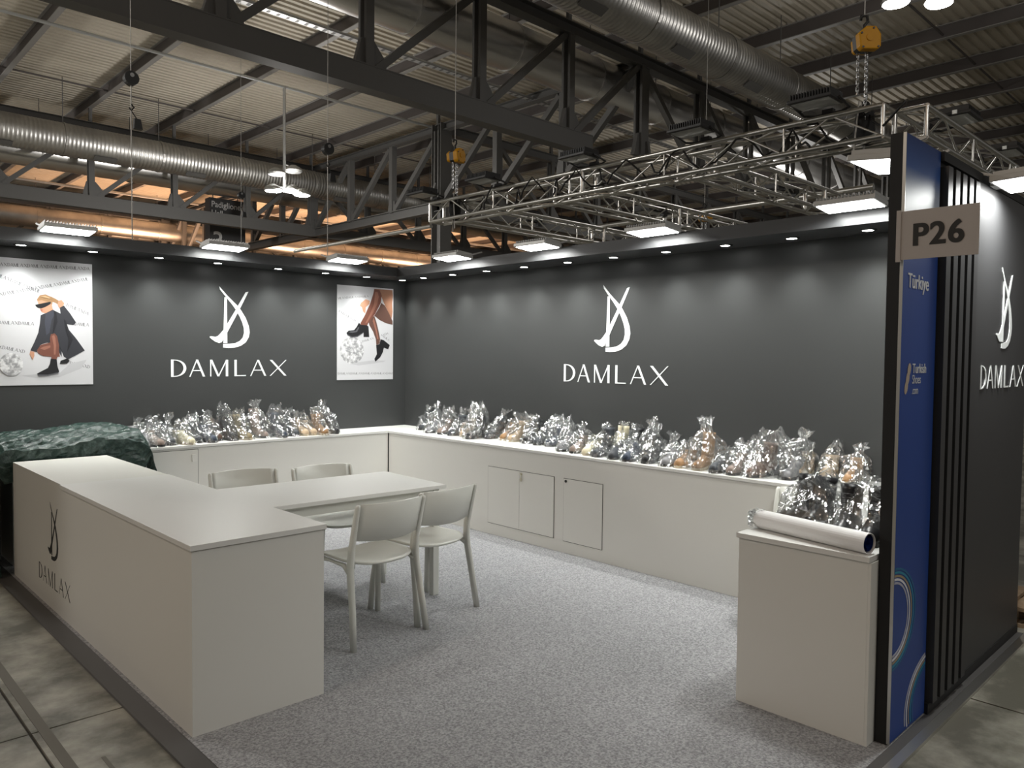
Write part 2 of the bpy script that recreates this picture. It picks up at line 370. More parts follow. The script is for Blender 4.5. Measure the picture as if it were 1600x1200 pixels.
def glyph(c, w):
    q = lambda x0, x1, t, y0=0, y1=1: [(x0-t/2, y0), (x0+t/2, y0), (x1+t/2, y1), (x1-t/2, y1)]
    T, t = 0.145, 0.065
    if c == 'D': return [[(0, 0), (T, 0), (T, 1), (0, 1)]] + arcD(w)
    if c == 'A': return [q(t/2, w*0.48, t), q(w-T/2, w*0.48, T*0.9), [(w*0.20, 0.33), (w*0.75, 0.33), (w*0.73, 0.385), (w*0.22, 0.385)]]
    if c == 'M': return [q(t/2, t/2, t), q(w-T/2, w-T/2, T), q(w*0.46, t*0.9, T*0.9), q(w*0.46, w-T*0.6, t)]
    if c == 'L': return [[(0, 0), (T, 0), (T, 1), (0, 1)], [(T, 0), (w, 0), (w, 0.065), (T, 0.065)]]
    if c == 'X': return [q(w-T*0.6, T*0.6, T*1.15), q(t*0.6, w-t*0.6, t*1.05)]
LAY = [('D', 0, 117), ('A', 140, 265), ('M', 305, 452), ('L', 505, 602), ('A', 640, 782), ('X', 812, 967)]
def logo(name, label, org, U, m, total=1.095, hgt=0.152, N=(0, 0, 0), gap=0.26, es=0.00096, depth=0.003, tier=0.0003):
    """org = lower-left corner of the lettering; U = reading direction; N = outward normal"""
    t = thing(name, label, 'logo', org)
    U = Vector(U); N = Vector(N); Z = Vector((0, 0, 1))
    fn = lambda u, v, d: tuple(U*u + Z*v + N*d)
    sc = total/967
    for c, a, b in LAY:
        g = MB()
        for k, poly in enumerate(glyph(c, (b-a)*sc/hgt)): g.prism([(a*sc+x*hgt, y*hgt) for x, y in poly], fn, 0.0, depth+tier*(k % 5))
        g.build('letter', m, t)
    ex = total*0.5 - 375*es
    e = MB()
    for k, poly in enumerate(EMB): e.prism([(ex+x*es, gap+(738-y)*es) for x, y in poly], fn, 0.0, depth+tier*k)
    e.build('emblem', m, t)
    return t
logo('wall_logo', 'white crossed-boot emblem and DAMLAX letters on the back wall', (2.528, 6.8995, 1.358), (1, 0, 0), PAINTW, N=(0, -1, 0))
logo('wall_logo', 'white crossed-boot emblem and DAMLAX letters on the right wall', (5.0395, 4.548, 1.353), (0, -1, 0), PAINTW, N=(-1, 0, 0))
logo('wall_logo', 'white crossed-boot emblem and DAMLAX letters on the outside wall', (4.27, 1.1115, 1.433), (1, 0, 0), PAINTW, N=(0, -1, 0), total=0.825, hgt=0.118, es=0.00072, gap=0.205)

# ------------------------------------------------------------------ posters (flat prints)
SK = mat('print_skin', (0.52, 0.27, 0.17), 0.5); HR = mat('print_hair', (0.33, 0.19, 0.09), 0.5); CO = mat('print_charcoal', (0.028, 0.029, 0.036), 0.5)
TI = mat('print_tights', (0.17, 0.062, 0.042), 0.5); T2 = mat('print_sheer', (0.12, 0.06, 0.045), 0.5); T3 = mat('print_bare_leg', (0.34, 0.165, 0.10), 0.5)
BK = mat('print_black', (0.014, 0.014, 0.016), 0.4); PAPER = mat('poster_paper', (0.60, 0.60, 0.62), 0.5); GRY = mat('print_grey_text', (0.07, 0.07, 0.075), 0.5)
BALLM = mat('print_mirror_ball', (0.30, 0.30, 0.31), 0.4, noise=(26, (0.75, 0.75, 0.76), 0.42, 0.6)); NV = mat('print_navy', (0.045, 0.048, 0.065), 0.5)
LT_ = mat('print_leg_sheen', (0.30, 0.13, 0.09), 0.5); FD = mat('print_coat_fold', (0.012, 0.012, 0.016), 0.5); HL = mat('print_boot_sheen', (0.10, 0.10, 0.11), 0.4)
P1 = {
'floor_shadow': (mat('print_floor_grey', (0.50, 0.50, 0.52), 0.5), [(0.20,0.075),(0.30,0.055),(0.46,0.060),(0.62,0.13),(0.66,0.20),(0.54,0.17),(0.47,0.10),(0.30,0.085)]),
'skirt': (CO, [(0.32,0.31),(0.40,0.43),(0.43,0.41),(0.48,0.30),(0.48,0.22),(0.44,0.30),(0.38,0.335)]),
'hair': (HR, [(0.313,0.67),(0.333,0.702),(0.372,0.711),(0.41,0.694),(0.421,0.663),(0.415,0.625),(0.388,0.649),(0.344,0.659),(0.316,0.651)]),
'ponytail': (HR, [(0.408,0.697),(0.443,0.68),(0.486,0.652),(0.477,0.626),(0.438,0.649),(0.412,0.657)]),
'face': (SK, [(0.317,0.658),(0.346,0.663),(0.388,0.652),(0.415,0.632),(0.42,0.601),(0.411,0.588),(0.376,0.563),(0.345,0.569),(0.334,0.59),(0.33,0.609),(0.322,0.627)]),
'neck': (SK, [(0.37,0.586),(0.418,0.61),(0.426,0.588),(0.381,0.558)]),
'sunglasses': (BK, [(0.3,0.626),(0.377,0.648),(0.408,0.656),(0.405,0.637),(0.371,0.613),(0.341,0.599),(0.321,0.602),(0.305,0.613)]),
'raised_hand': (SK, [(0.46,0.666),(0.483,0.673),(0.502,0.649),(0.49,0.614),(0.467,0.607),(0.456,0.634)]),
'coat': (CO, [(0.337,0.547),(0.376,0.567),(0.42,0.594),(0.476,0.565),(0.509,0.516),(0.532,0.44),(0.588,0.365),(0.646,0.275),(0.529,0.204),(0.495,0.223),(0.473,0.286),(0.451,0.336),(0.418,0.399),(0.402,0.411),(0.384,0.335),(0.335,0.322),(0.307,0.259),(0.264,0.271),(0.291,0.333),(0.319,0.409),(0.331,0.484)]),
'sleeve': (CO, [(0.471,0.613),(0.499,0.63),(0.544,0.568),(0.584,0.5),(0.566,0.477),(0.521,0.484),(0.498,0.515),(0.476,0.553)]),
'turtleneck': (NV, [(0.37,0.56),(0.426,0.592),(0.442,0.574),(0.411,0.512),(0.396,0.411),(0.374,0.391),(0.364,0.485)]),
'thigh': (TI, [(0.307,0.271),(0.335,0.315),(0.406,0.336),(0.434,0.323),(0.462,0.26),(0.467,0.222),(0.405,0.222),(0.35,0.228),(0.318,0.246)]),
'shin': (TI, [(0.405,0.399),(0.43,0.408),(0.448,0.387),(0.462,0.311),(0.456,0.235),(0.441,0.199),(0.407,0.199),(0.408,0.285),(0.398,0.361)]),
'ankle_boot': (BK, [(0.403,0.206),(0.444,0.203),(0.449,0.146),(0.46,0.108),(0.454,0.092),(0.382,0.073),(0.316,0.071),(0.307,0.09),(0.338,0.109),(0.382,0.134),(0.396,0.165)]),
'rear_shoe': (BK, [(0.472,0.191),(0.518,0.21),(0.535,0.191),(0.517,0.169),(0.466,0.165)]),
'lowered_hand': (SK, [(0.264,0.265),(0.29,0.259),(0.29,0.228),(0.279,0.196),(0.268,0.221),(0.258,0.24)]),
'shin_sheen': (LT_, [(0.412,0.385),(0.428,0.395),(0.436,0.37),(0.440,0.31),(0.436,0.24),(0.424,0.24),(0.424,0.31)]),
'thigh_sheen': (LT_, [(0.33,0.285),(0.35,0.300),(0.40,0.312),(0.40,0.295),(0.36,0.275)]),
'lapel': (FD, [(0.426,0.592),(0.445,0.572),(0.452,0.50),(0.43,0.43),(0.418,0.40),(0.424,0.47),(0.432,0.53)]),
'coat_fold': (FD, [(0.50,0.52),(0.512,0.51),(0.53,0.43),(0.56,0.36),(0.52,0.27),(0.53,0.36),(0.51,0.44)]),
'hair_sheen': (mat('print_hair_light', (0.50, 0.33, 0.18), 0.5), [(0.335,0.692),(0.37,0.700),(0.405,0.684),(0.395,0.678),(0.365,0.686)]),
'lips': (mat('print_lips', (0.40, 0.10, 0.08), 0.5), [(0.336,0.592),(0.352,0.590),(0.350,0.583),(0.337,0.584)]),
'boot_sole': (HL, [(0.310,0.082),(0.382,0.082),(0.455,0.100),(0.454,0.092),(0.382,0.073),(0.316,0.071)]),
'mirror_ball': (BALLM, [(0.136+0.078*math.cos(2*PI*k/24), 0.163+0.088*math.sin(2*PI*k/24)) for k in range(24)]),
}
ROW1 = [(0.03,0.905,0.69,0.925),(0.03,0.835,0.335,0.715),(0.03,0.668,0.69,0.845),(0.03,0.468,0.315,0.465),(0.575,0.474,0.69,0.470),(0.515,0.625,0.69,0.553),(0.03,0.290,0.24,0.244),(0.535,0.162,0.69,0.125)]
P2 = {
'mirror_ball': (BALLM, [(0.177+0.143*math.cos(2*PI*k/28), 0.306+0.141*math.sin(2*PI*k/28)) for k in range(28)]),
'floor_shadow': (mat('print_floor_grey', (0.40, 0.40, 0.42), 0.5), [(0.15,0.165),(0.26,0.150),(0.40,0.165),(0.56,0.185),(0.60,0.20),(0.46,0.205),(0.30,0.19)]),
'hip': (T3, [(0.447,0.96),(0.68,0.962),(0.687,0.894),(0.68,0.825),(0.685,0.733),(0.674,0.652),(0.625,0.73),(0.57,0.819),(0.529,0.907),(0.461,0.948)]),
'thigh': (T2, [(0.536,0.817),(0.584,0.791),(0.639,0.708),(0.684,0.629),(0.685,0.589),(0.599,0.603),(0.516,0.634),(0.449,0.677),(0.516,0.77)]),
'calf': (T2, [(0.376,0.617),(0.449,0.677),(0.476,0.61),(0.503,0.52),(0.524,0.43),(0.518,0.384),(0.477,0.366),(0.47,0.428),(0.436,0.507),(0.389,0.573)]),
'hand': (SK, [(0.283,0.803),(0.342,0.845),(0.392,0.831),(0.388,0.797),(0.342,0.761),(0.336,0.694),(0.309,0.715),(0.296,0.759),(0.27,0.774)]),
'front_leg': (TI, [(0.447,0.958),(0.515,0.951),(0.542,0.896),(0.529,0.816),(0.462,0.7),(0.382,0.606),(0.349,0.555),(0.284,0.569),(0.277,0.591),(0.329,0.671),(0.395,0.798),(0.434,0.901)]),
'heeled_boot': (BK, [(0.258,0.596),(0.284,0.575),(0.356,0.572),(0.376,0.561),(0.386,0.449),(0.317,0.447),(0.317,0.492),(0.239,0.446),(0.174,0.438),(0.123,0.459),(0.11,0.486),(0.136,0.509),(0.2,0.517),(0.232,0.551)]),
'lowered_boot': (BK, [(0.531,0.43),(0.572,0.419),(0.648,0.369),(0.628,0.323),(0.572,0.339),(0.559,0.293),(0.525,0.236),(0.464,0.19),(0.453,0.219),(0.484,0.27),(0.474,0.366),(0.518,0.378)]),
}
P2['front_leg_sheen'] = (LT_, [(0.46,0.93),(0.49,0.93),(0.505,0.88),(0.485,0.80),(0.43,0.70),(0.36,0.60),(0.335,0.59),(0.40,0.70),(0.445,0.80)])
P2['calf_sheen'] = (LT_, [(0.44,0.655),(0.455,0.62),(0.480,0.53),(0.502,0.43),(0.488,0.43),(0.465,0.52),(0.43,0.62)])
P2['boot_sheen'] = (HL, [(0.13,0.492),(0.16,0.505),(0.22,0.508),(0.25,0.55),(0.262,0.545),(0.235,0.498),(0.18,0.488)])
P2['boot_sole'] = (HL, [(0.113,0.476),(0.174,0.449),(0.239,0.457),(0.317,0.500),(0.317,0.492),(0.239,0.446),(0.174,0.438),(0.123,0.459)])
ROW2 = [(0.01,0.825,0.385,0.868),(0.01,0.700,0.232,0.595),(0.304,0.390,0.455,0.432),(0.535,0.458,0.647,0.490),(0.555,0.455,0.648,0.405),(0.01,0.056,0.69,0.052)]
def poster(x0, w, figs, rows, label, hgt=0.026, word=0.132):
    o = (x0, 6.8975, 1.306); t = thing('poster', label, 'poster', o)
    fn = lambda u, v, d: (u, -d, v)
    MB().box(0, w, -0.004, 0.002, 0, 0.975).build('print_sheet', PAPER, t)
    for a, b, c, d in rows:
        L = math.hypot(c-a, d-b); ux, uz = (c-a)/L, (d-b)/L; g = MB(); s = 0.0; i = rnd.randrange(6)
        sc = word*0.90/783
        while True:
            ch, p, q = LAY[i % 6]; wd = (q-p)*sc
            if s+wd > L: break
            for poly in glyph(ch, wd/hgt):
                g.prism([(a+ux*(s+x*hgt)-uz*y*hgt, b+uz*(s+x*hgt)+ux*y*hgt) for x, y in poly], fn, 0.004, 0.0043)
            s += wd + word*0.10/6; i += 1
        if g.v: g.build('printed_words', GRY, t)
    for k, (nm, (mm, poly)) in enumerate(figs.items()):
        MB().prism(poly, fn, 0.004, 0.0045+0.0002*k).build(nm, mm, t)
    return t
poster(1.20, 0.706, P1, ROW1, 'white poster of a crouching woman in dark coat and sunglasses')
poster(4.18, 0.692, P2, ROW2, 'white poster of crossed legs in heeled black boots on mirror ball', 0.022, 0.15)

# ------------------------------------------------------------------ counters
def slab(x0, x1, y0, y1, z0, z1): return MB().box(x0, x1, y0, y1, z0, z1)
FC = thing('display_counter', 'long white counter at the aisle carrying the black logo', 'counter', (1.51, 4.6, CZ)); of = (1.51, 4.6, CZ)
slab(1.208, 1.806, 3.088, 6.22, CZ, 0.7735).build('body', WHITE, FC, of)
slab(1.199, 1.815, 3.078, 5.0, 0.777, 0.80).build('worktop', WTOP, FC, of, bevel=0.0015)
slab(1.208, 1.806, 5.0, 6.22, 0.7735, 0.7995).build('rear_worktop', WHITE, FC, of)
slab(1.211, 1.803, 3.091, 5.0, 0.7735, 0.777).build('shadow_gap', GAP, FC, of)
logo('counter_logo', 'black crossed-boot emblem and DAMLAX letters on the white counter', (1.2085, 5.535, 0.143), (0, -1, 0), INK, total=0.70, hgt=0.102, N=(-1, 0, 0), es=0.00060, gap=0.172, depth=0.0008, tier=0.0001)

def door_panel(par, o, pts, normal_axis, face, lock=None, key=None):
    """a flush hatch leaf; normal_axis 'x' or 'y'; face = coordinate of the counter front (outside is smaller)"""
    a0, a1, z0, z1 = pts
    bx = (lambda a, b, d0, d1, c, e: MB().box(d0, d1, a, b, c, e)) if normal_axis == 'x' else (lambda a, b, d0, d1, c, e: MB().box(a, b, d0, d1, c, e))
    d = bx(a0, a1, face-0.006, face+0.004, z0, z1).build('door', WHITE, par, o, bevel=0.001)
    if lock:
        la, lz = lock; n = 14
        f = (lambda u, v, dd: (face-0.006-dd, la+u, lz+v)) if normal_axis == 'x' else (lambda u, v, dd: (la+u, face-0.006-dd, lz+v))
        MB().prism([(0.011*math.cos(2*PI*k/n), 0.011*math.sin(2*PI*k/n)) for k in range(n)], f, 0, 0.006).build('lock', BRASS if key else INK, d, o)
        if key:
            MB().prism([(-0.003, 0), (0.003, 0), (0.004, -0.03), (0.012, -0.045), (0.008, -0.062), (-0.008, -0.062), (-0.012, -0.045), (-0.004, -0.03)], f, 0.006, 0.009).build('key', BRASS, d, o)
    return d
BC = thing('display_counter', 'white counter along the back wall under the two posters', 'counter', (3.0, 6.68, CZ)); o_ = (3.0, 6.68, CZ)
slab(1.25, 4.509, 6.462, 6.897, CZ, 0.775).build('body', WHITE, BC, o_)
slab(1.25, 5.037, 6.45, 6.8975, 0.778, 0.80).build('worktop', WTOP, BC, o_, bevel=0.0015)
slab(1.25, 4.509, 6.468, 6.897, 0.775, 0.778).build('shadow_gap', GAP, BC, o_)
MB().box(1.9, 2.588, 6.459, 6.462, 0.06, 0.764).build('door_gap', GAP, BC, o_)
door_panel(BC, o_, (1.904, 2.584, 0.064, 0.760), 'y', 6.462, (2.545, 0.69))
MB().box(2.53, 2.56, 6.440, 6.456, 0.66, 0.72).build('latch', WHITE, BC, o_, bevel=0.002)
RC_ = thing('display_counter', 'white counter along the right wall with three small hatch doors', 'counter', (4.78, 4.0, CZ)); o_ = (4.78, 4.0, CZ)
slab(4.517, 5.037, 1.19, 6.455, CZ, 0.775).build('body', WHITE, RC_, o_)
slab(4.505, 5.037, 1.19, 6.449, 0.778, 0.80).build('worktop', WTOP, RC_, o_, bevel=0.0015)
slab(4.523, 5.037, 1.19, 6.455, 0.775, 0.778).build('shadow_gap', GAP, RC_, o_)
MB().box(4.514, 4.517, 4.163, 4.952, 0.110, 0.609).build('door_gap', GAP, RC_, o_)
MB().box(4.514, 4.517, 3.664, 4.062, 0.107, 0.610).build('door_gap', GAP, RC_, o_)
door_panel(RC_, o_, (4.560, 4.948, 0.114, 0.606), 'x', 4.517)
door_panel(RC_, o_, (4.167, 4.557, 0.114, 0.606), 'x', 4.517, (4.535, 0.585), True)
door_panel(RC_, o_, (3.667, 4.059, 0.111, 0.607), 'x', 4.517, (4.035, 0.588))
EC = thing('display_counter', 'white end counter beside the blue banner post', 'counter', (3.8, 1.47, CZ)); o_ = (3.8, 1.47, CZ)
slab(3.150, 4.51, 1.192, 1.762, CZ, 0.759).build('body', WHITE, EC, o_)
slab(3.140, 4.51, 1.185, 1.772, 0.762, 0.785).build('worktop', WTOP, EC, o_, bevel=0.0015)
slab(3.156, 4.51, 1.195, 1.758, 0.759, 0.762).build('shadow_gap', GAP, EC, o_)
MB().box(3.150, 4.0, 1.1805, 1.1915, CZ, 0.759).build('back_panel', WHITE, EC, o_)

# ------------------------------------------------------------------ table
TB = thing('table', 'white rectangular table standing against the aisle counter', 'table', (2.5, 4.24, CZ), rz=math.radians(-2.2))
MB().box(-0.66, 0.66, -0.365, 0.365, 0.697, 0.722).build('tabletop', WTOP, TB, bevel=0.003)
MB().box(-0.62, 0.62, -0.325, -0.305, 0.635, 0.697).box(-0.62, 0.62, 0.305, 0.325, 0.635, 0.697).box(-0.62, -0.60, -0.305, 0.305, 0.635, 0.697).box(0.60, 0.62, -0.305, 0.305, 0.635, 0.697).build('apron', CHAIRM, TB)
for sx in (-1, 1):
    for sy in (-1, 1):
        MB().box(sx*0.605-0.0225, sx*0.605+0.0225, sy*0.31-0.0225, sy*0.31+0.0225, 0, 0.697).build('leg', CHAIRM, TB, bevel=0.004)

# ------------------------------------------------------------------ chairs
def make_chair(label):
    t = thing('chair', label, 'chair', (0,0,CZ), 'white moulded chairs')
    # dished seat with rounded corners
    n, rows = 40, 6; rs = []
    def outline(s, z):
        out = []
        for k in range(n):
            a = 2*PI*k/n; c, sn = math.cos(a), math.sin(a)
            x = 0.222*s*math.copysign(abs(c)**0.55, c); y = 0.205*s*math.copysign(abs(sn)**0.55, sn) + 0.01
            if sn < 0: y -= 0.035*s*(1-(x/0.222)**2)
            out.append((x, y, z + 0.012*(x/0.2)**2 - (0.012*max(0, y/0.2)**3)))
        return out
    for s, z in ((0.02, 0.428), (0.5, 0.427), (0.85, 0.426), (0.97, 0.427), (1.0, 0.434), (0.985, 0.442), (0.9, 0.441), (0.6, 0.435), (0.02, 0.433)): rs.append(outline(s, z))
    MB().rings(rs).build('seat', CHAIRM, t, smooth=True)
    for s in (-1, 1):
        # rear leg running up into the back post
        prof = [(0.245, -0.235, 0.0, .019), (0.232, -0.205, 0.2, .020), (0.222, -0.172, 0.38, .021), (0.219, -0.166, 0.44, .022), (0.216, -0.172, 0.52, .020), (0.217, -0.196, 0.62, .0185), (0.219, -0.232, 0.755, .016), (0.219, -0.236, 0.768, .010)]
        rr = []
        for x, y, z, w in prof:
            rr.append([(s*x+w*0.72*math.copysign(abs(math.cos(a))**0.6, math.cos(a)), y+w*math.copysign(abs(math.sin(a))**0.6, math.sin(a)), z) for a in [2*PI*k/12+0.001 for k in range(12)]])
        MB().rings(rr).build('rear_leg', CHAIRM, t, smooth=True)
        rr = []
        for x, y, z, w in [(0.232, 0.212, 0.0, .017), (0.222, 0.195, 0.2, .018), (0.205, 0.17, 0.40, .021), (0.196, 0.155, 0.428, .024)]:
            rr.append([(s*x+w*0.8*math.copysign(abs(math.cos(a))**0.6, math.cos(a)), y+w*math.copysign(abs(math.sin(a))**0.6, math.sin(a)), z) for a in [2*PI*k/12+0.001 for k in range(12)]])
        MB().rings(rr).build('front_leg', CHAIRM, t, smooth=True)
        MB().tube([(s*0.219, -0.165, 0.40), (s*0.212, -0.09, 0.424), (s*0.206, 0.05, 0.424), (s*0.20, 0.165, 0.415)], [0.02, 0.012, 0.010, 0.014], 8).build('side_rail', CHAIRM, t, smooth=True)
    # curved backrest
    rs = []; N = 16
    for k in range(N+1):
        u = -1+2*k/N; x = 0.205*u; bow = -0.055*(1-u*u)
        def P(z, th):
            lean = -0.198 - (z-0.62)*0.26
            return (x, lean+bow+th, z)
        zt = 0.768 + 0.004*(1-u*u); zb = 0.560 + 0.012*u*u
        rs.append([P(zb, -0.006), P(zb-0.003, 0), P(zb, 0.006), P((zb+zt)/2, 0.007), P(zt, 0.006), P(zt+0.003, 0), P(zt, -0.006), P((zb+zt)/2, -0.007)])
    MB().rings(rs).build('backrest', CHAIRM, t, smooth=True)
    return t
ch = make_chair('white chair nearest the aisle counter, back towards the camera')
def put(o, x, y, a): o.location = (x, y, CZ); o.rotation_euler = (0, 0, a)
put(ch, 2.415, 3.665, 0.03)
for lab, x, y, a in (('white chair with its back to the camera by the table end', 2.878, 3.755, 0.08),
                     ('white chair behind the table nearest the aisle counter', 2.25, 4.70, PI-0.12),
                     ('white chair behind the table nearest the booth corner', 2.78, 4.57, PI-0.06),
                     ('white chair tucked between the end counter and right counter', 4.245, 2.01, PI/2+0.05)):
    c = copy_tree(ch); c['label'] = lab; put(c, x, y, a)

# ------------------------------------------------------------------ tarpaulin
TARP = mat('dark_green_tarpaulin', (0.010, 0.030, 0.024), 0.38, noise=(34, (0.05, 0.085, 0.072), 0.46, 0.66), bump=(22, 0.8))
def tarp():
    nx, ny = 66, 46; b = MB(); vs = []; r = random.Random(3)
    folds = [(r.uniform(2, 6)*r.choice((-1, 1)), r.uniform(5, 12), r.uniform(0, 6), r.uniform(0.010, 0.026)) for _ in range(12)]
    for i in range(nx+1):
        for j in range(ny+1):
            u = i/nx; v = j/ny
            s = u*2.35-0.90          # across: hangs down the aisle side, lies over, hangs down the room side
            q = v*0.92-0.18          # along: hangs a little at the near end, lies back to the wall
            heap = 0.075 + 0.035*math.sin(2.6*s+0.3) + 0.05*math.exp(-((s-0.75)/0.28)**2)
            heap *= math.sin(PI*min(0.5, 0.12+max(0, q)*1.3))
            y = 6.245 + max(0, q)*0.85
            z = 0.812 + heap + min(0, q)*1.1
            x = 1.14 + s
            w = sum(a*abs(math.sin(f*s+g*q+p)) for f, g, p, a in folds)*0.62 - 0.05
            if s < 0:
                x = 1.10 - 0.05*abs(math.sin(7*q+1)) + w*0.5; z = 0.80 + heap*0.4 + s*0.86 + min(0, q)*0.2; y -= 0.10*max(0, -s)*(1-v)
                z = max(z, 0.03)
            elif s > 0.98:
                x = 2.12 + 0.05*math.sin((s-0.98)*3) + w*0.6; z = 0.80 + heap*0.75 - (s-0.98)*0.80 + min(0, q)*0.3
            else: z += w*(0.9 if q > 0 else 0.3)
            if q > 0 and 0 <= s <= 0.98: z = max(z, 0.808)
            k = 0.0075; vs.append((x+r.uniform(-k, k), y+r.uniform(-k, k), z+r.uniform(-k, k)))
    fs = [(i*(ny+1)+j, (i+1)*(ny+1)+j, (i+1)*(ny+1)+j+1, i*(ny+1)+j+1) for i in range(nx) for j in range(ny)]
    b.add(vs, fs); return b
tp = tarp().build('tarpaulin', TARP, None, (1.6, 6.5, 0.8), smooth=False)
tag(tp, 'crumpled dark green tarpaulin heaped over the counter end', 'tarpaulin')

# ------------------------------------------------------------------ boots and bags
def leather(n, c, r=0.4): return mat('leather_'+n, c, r)
LE = {'black': leather('black', (0.014, 0.014, 0.016), 0.32), 'charcoal': leather('charcoal', (0.045, 0.05, 0.058), 0.4), 'navy': leather('navy', (0.03, 0.042, 0.07), 0.4),
      'tan': leather('tan', (0.34, 0.19, 0.085), 0.5), 'beige': leather('beige', (0.52, 0.39, 0.26), 0.6), 'cream': leather('cream', (0.72, 0.66, 0.47), 0.5),
      'brown': leather('brown', (0.12, 0.07, 0.05), 0.45), 'taupe': leather('taupe', (0.25, 0.19, 0.16), 0.5), 'grey': leather('grey', (0.22, 0.22, 0.23), 0.5), 'olive': leather('olive', (0.24, 0.19, 0.10), 0.5)}
SOLE = mat('rubber_sole', (0.02, 0.02, 0.02), 0.6); SOLEL = mat('pale_sole', (0.50, 0.42, 0.30), 0.6)
BOOTS = {}
def boot_meshes(shaft, heel, col):
    key = (shaft, heel, col)
    if key in BOOTS: return BOOTS[key]
    b = MB(); n = 14
    # foot: sections from heel to toe
    st = [(-0.062, .024, .07), (-0.05, .033, .085), (-0.02, .036, .095), (0.02, .036, .092), (0.06, .038, .078), (0.10, .042, .060), (0.14, .042, .050), (0.17, .034, .042), (0.185, .018, .032)]
    rs = []
    for x, w, h in st:
        lift = heel*max(0, min(1, (0.07-x)/0.12)); base = 0.018+lift
        rs.append([(x, w*math.cos(a), base + max(0, math.sin(a))*h*(1 if math.sin(a) > 0 else 0)) for a in [PI*k/(n-1) for k in range(n)]])
    b.rings(rs)
    # shaft
    z0 = 0.05+heel; rs = []
    for k in range(7):
        t = k/6; z = z0 + (shaft-z0)*t; fl = 1+0.16*t
        cx = -0.018 - 0.008*t + 0.02*(1-t)**2
        rx = (0.047+0.020*(1-t)**2)*fl; ry = 0.036*fl
        rs.append([(cx+rx*math.cos(2*PI*j/n), ry*math.sin(2*PI*j/n), z+0.006*math.cos(2*PI*j/n)*t) for j in range(n)])
    inner = [(p[0]*0.93, p[1]*0.9, p[2]-0.004) for p in rs[-1]]; deep = [(p[0]*0.93, p[1]*0.9, p[2]-min(0.05, (shaft-z0)*0.6)) for p in rs[-1]]
    b.rings(rs+[inner, deep])
    plan = [(-0.066, 0.0), (-0.06, .027), (-0.03, .038), (0.03, .036), (0.09, .044), (0.14, .045), (0.175, .032), (0.19, 0.0)]
    plan = plan + [(x, -y) for x, y in plan[-2:0:-1]]
    s = MB(); lf = lambda x: heel*max(0, min(1, (0.07-x)/0.12))
    s.rings([[(x, y, lf(x)) for x, y in plan], [(x, y, 0.019+lf(x)) for x, y in plan]])
    h = MB()
    if heel > 0.004:
        pl = [(-0.062+0.05*(0.5-0.5*math.cos(PI*k/8)), 0.031*math.sin(PI*k/8)) for k in range(9)]; pl += [(x, -y) for x, y in pl[-2:0:-1]]
        h.rings([[(x+0.006, y*0.92, 0) for x, y in pl], [(x, y, heel+0.006) for x, y in pl]])
    lac = MB()
    for k in range(5):
        t = 0.15+0.16*k; z = z0+(shaft-z0)*t*0.9; fx = 0.03+0.02*(1-t)**2+0.012
        lac.tube([(fx, -0.02, z), (fx+0.012, 0, z+0.004), (fx, 0.02, z)], 0.0028, 5)
    out = []
    for nm, mb, mm in (('upper', b, LE[col]), ('sole', s, SOLEL if col in ('beige', 'tan', 'cream', 'olive') else SOLE), ('heel', h, SOLE), ('laces', lac, SOLE)):
        if not mb.v: continue
        if nm == 'laces' and (shaft > 0.24 or col in ('cream', 'grey')): continue
        o = mb.build(nm, mm, smooth=(nm in ('upper', 'laces'))); me = o.data; bpy.data.objects.remove(o); out.append((nm, me))
    BOOTS[key] = out
    return out
def boot(x, y, z, ang, shaft, heel, col, label, group, sc=1.0):
    t = thing('boot', label, 'boot', (x, y, z), group, ang); t.scale = (sc, sc, sc)
    for nm, me in boot_meshes(shaft, heel, col):
        o = bpy.data.objects.new(nm, me); C.objects.link(o); o.parent = t
    return t
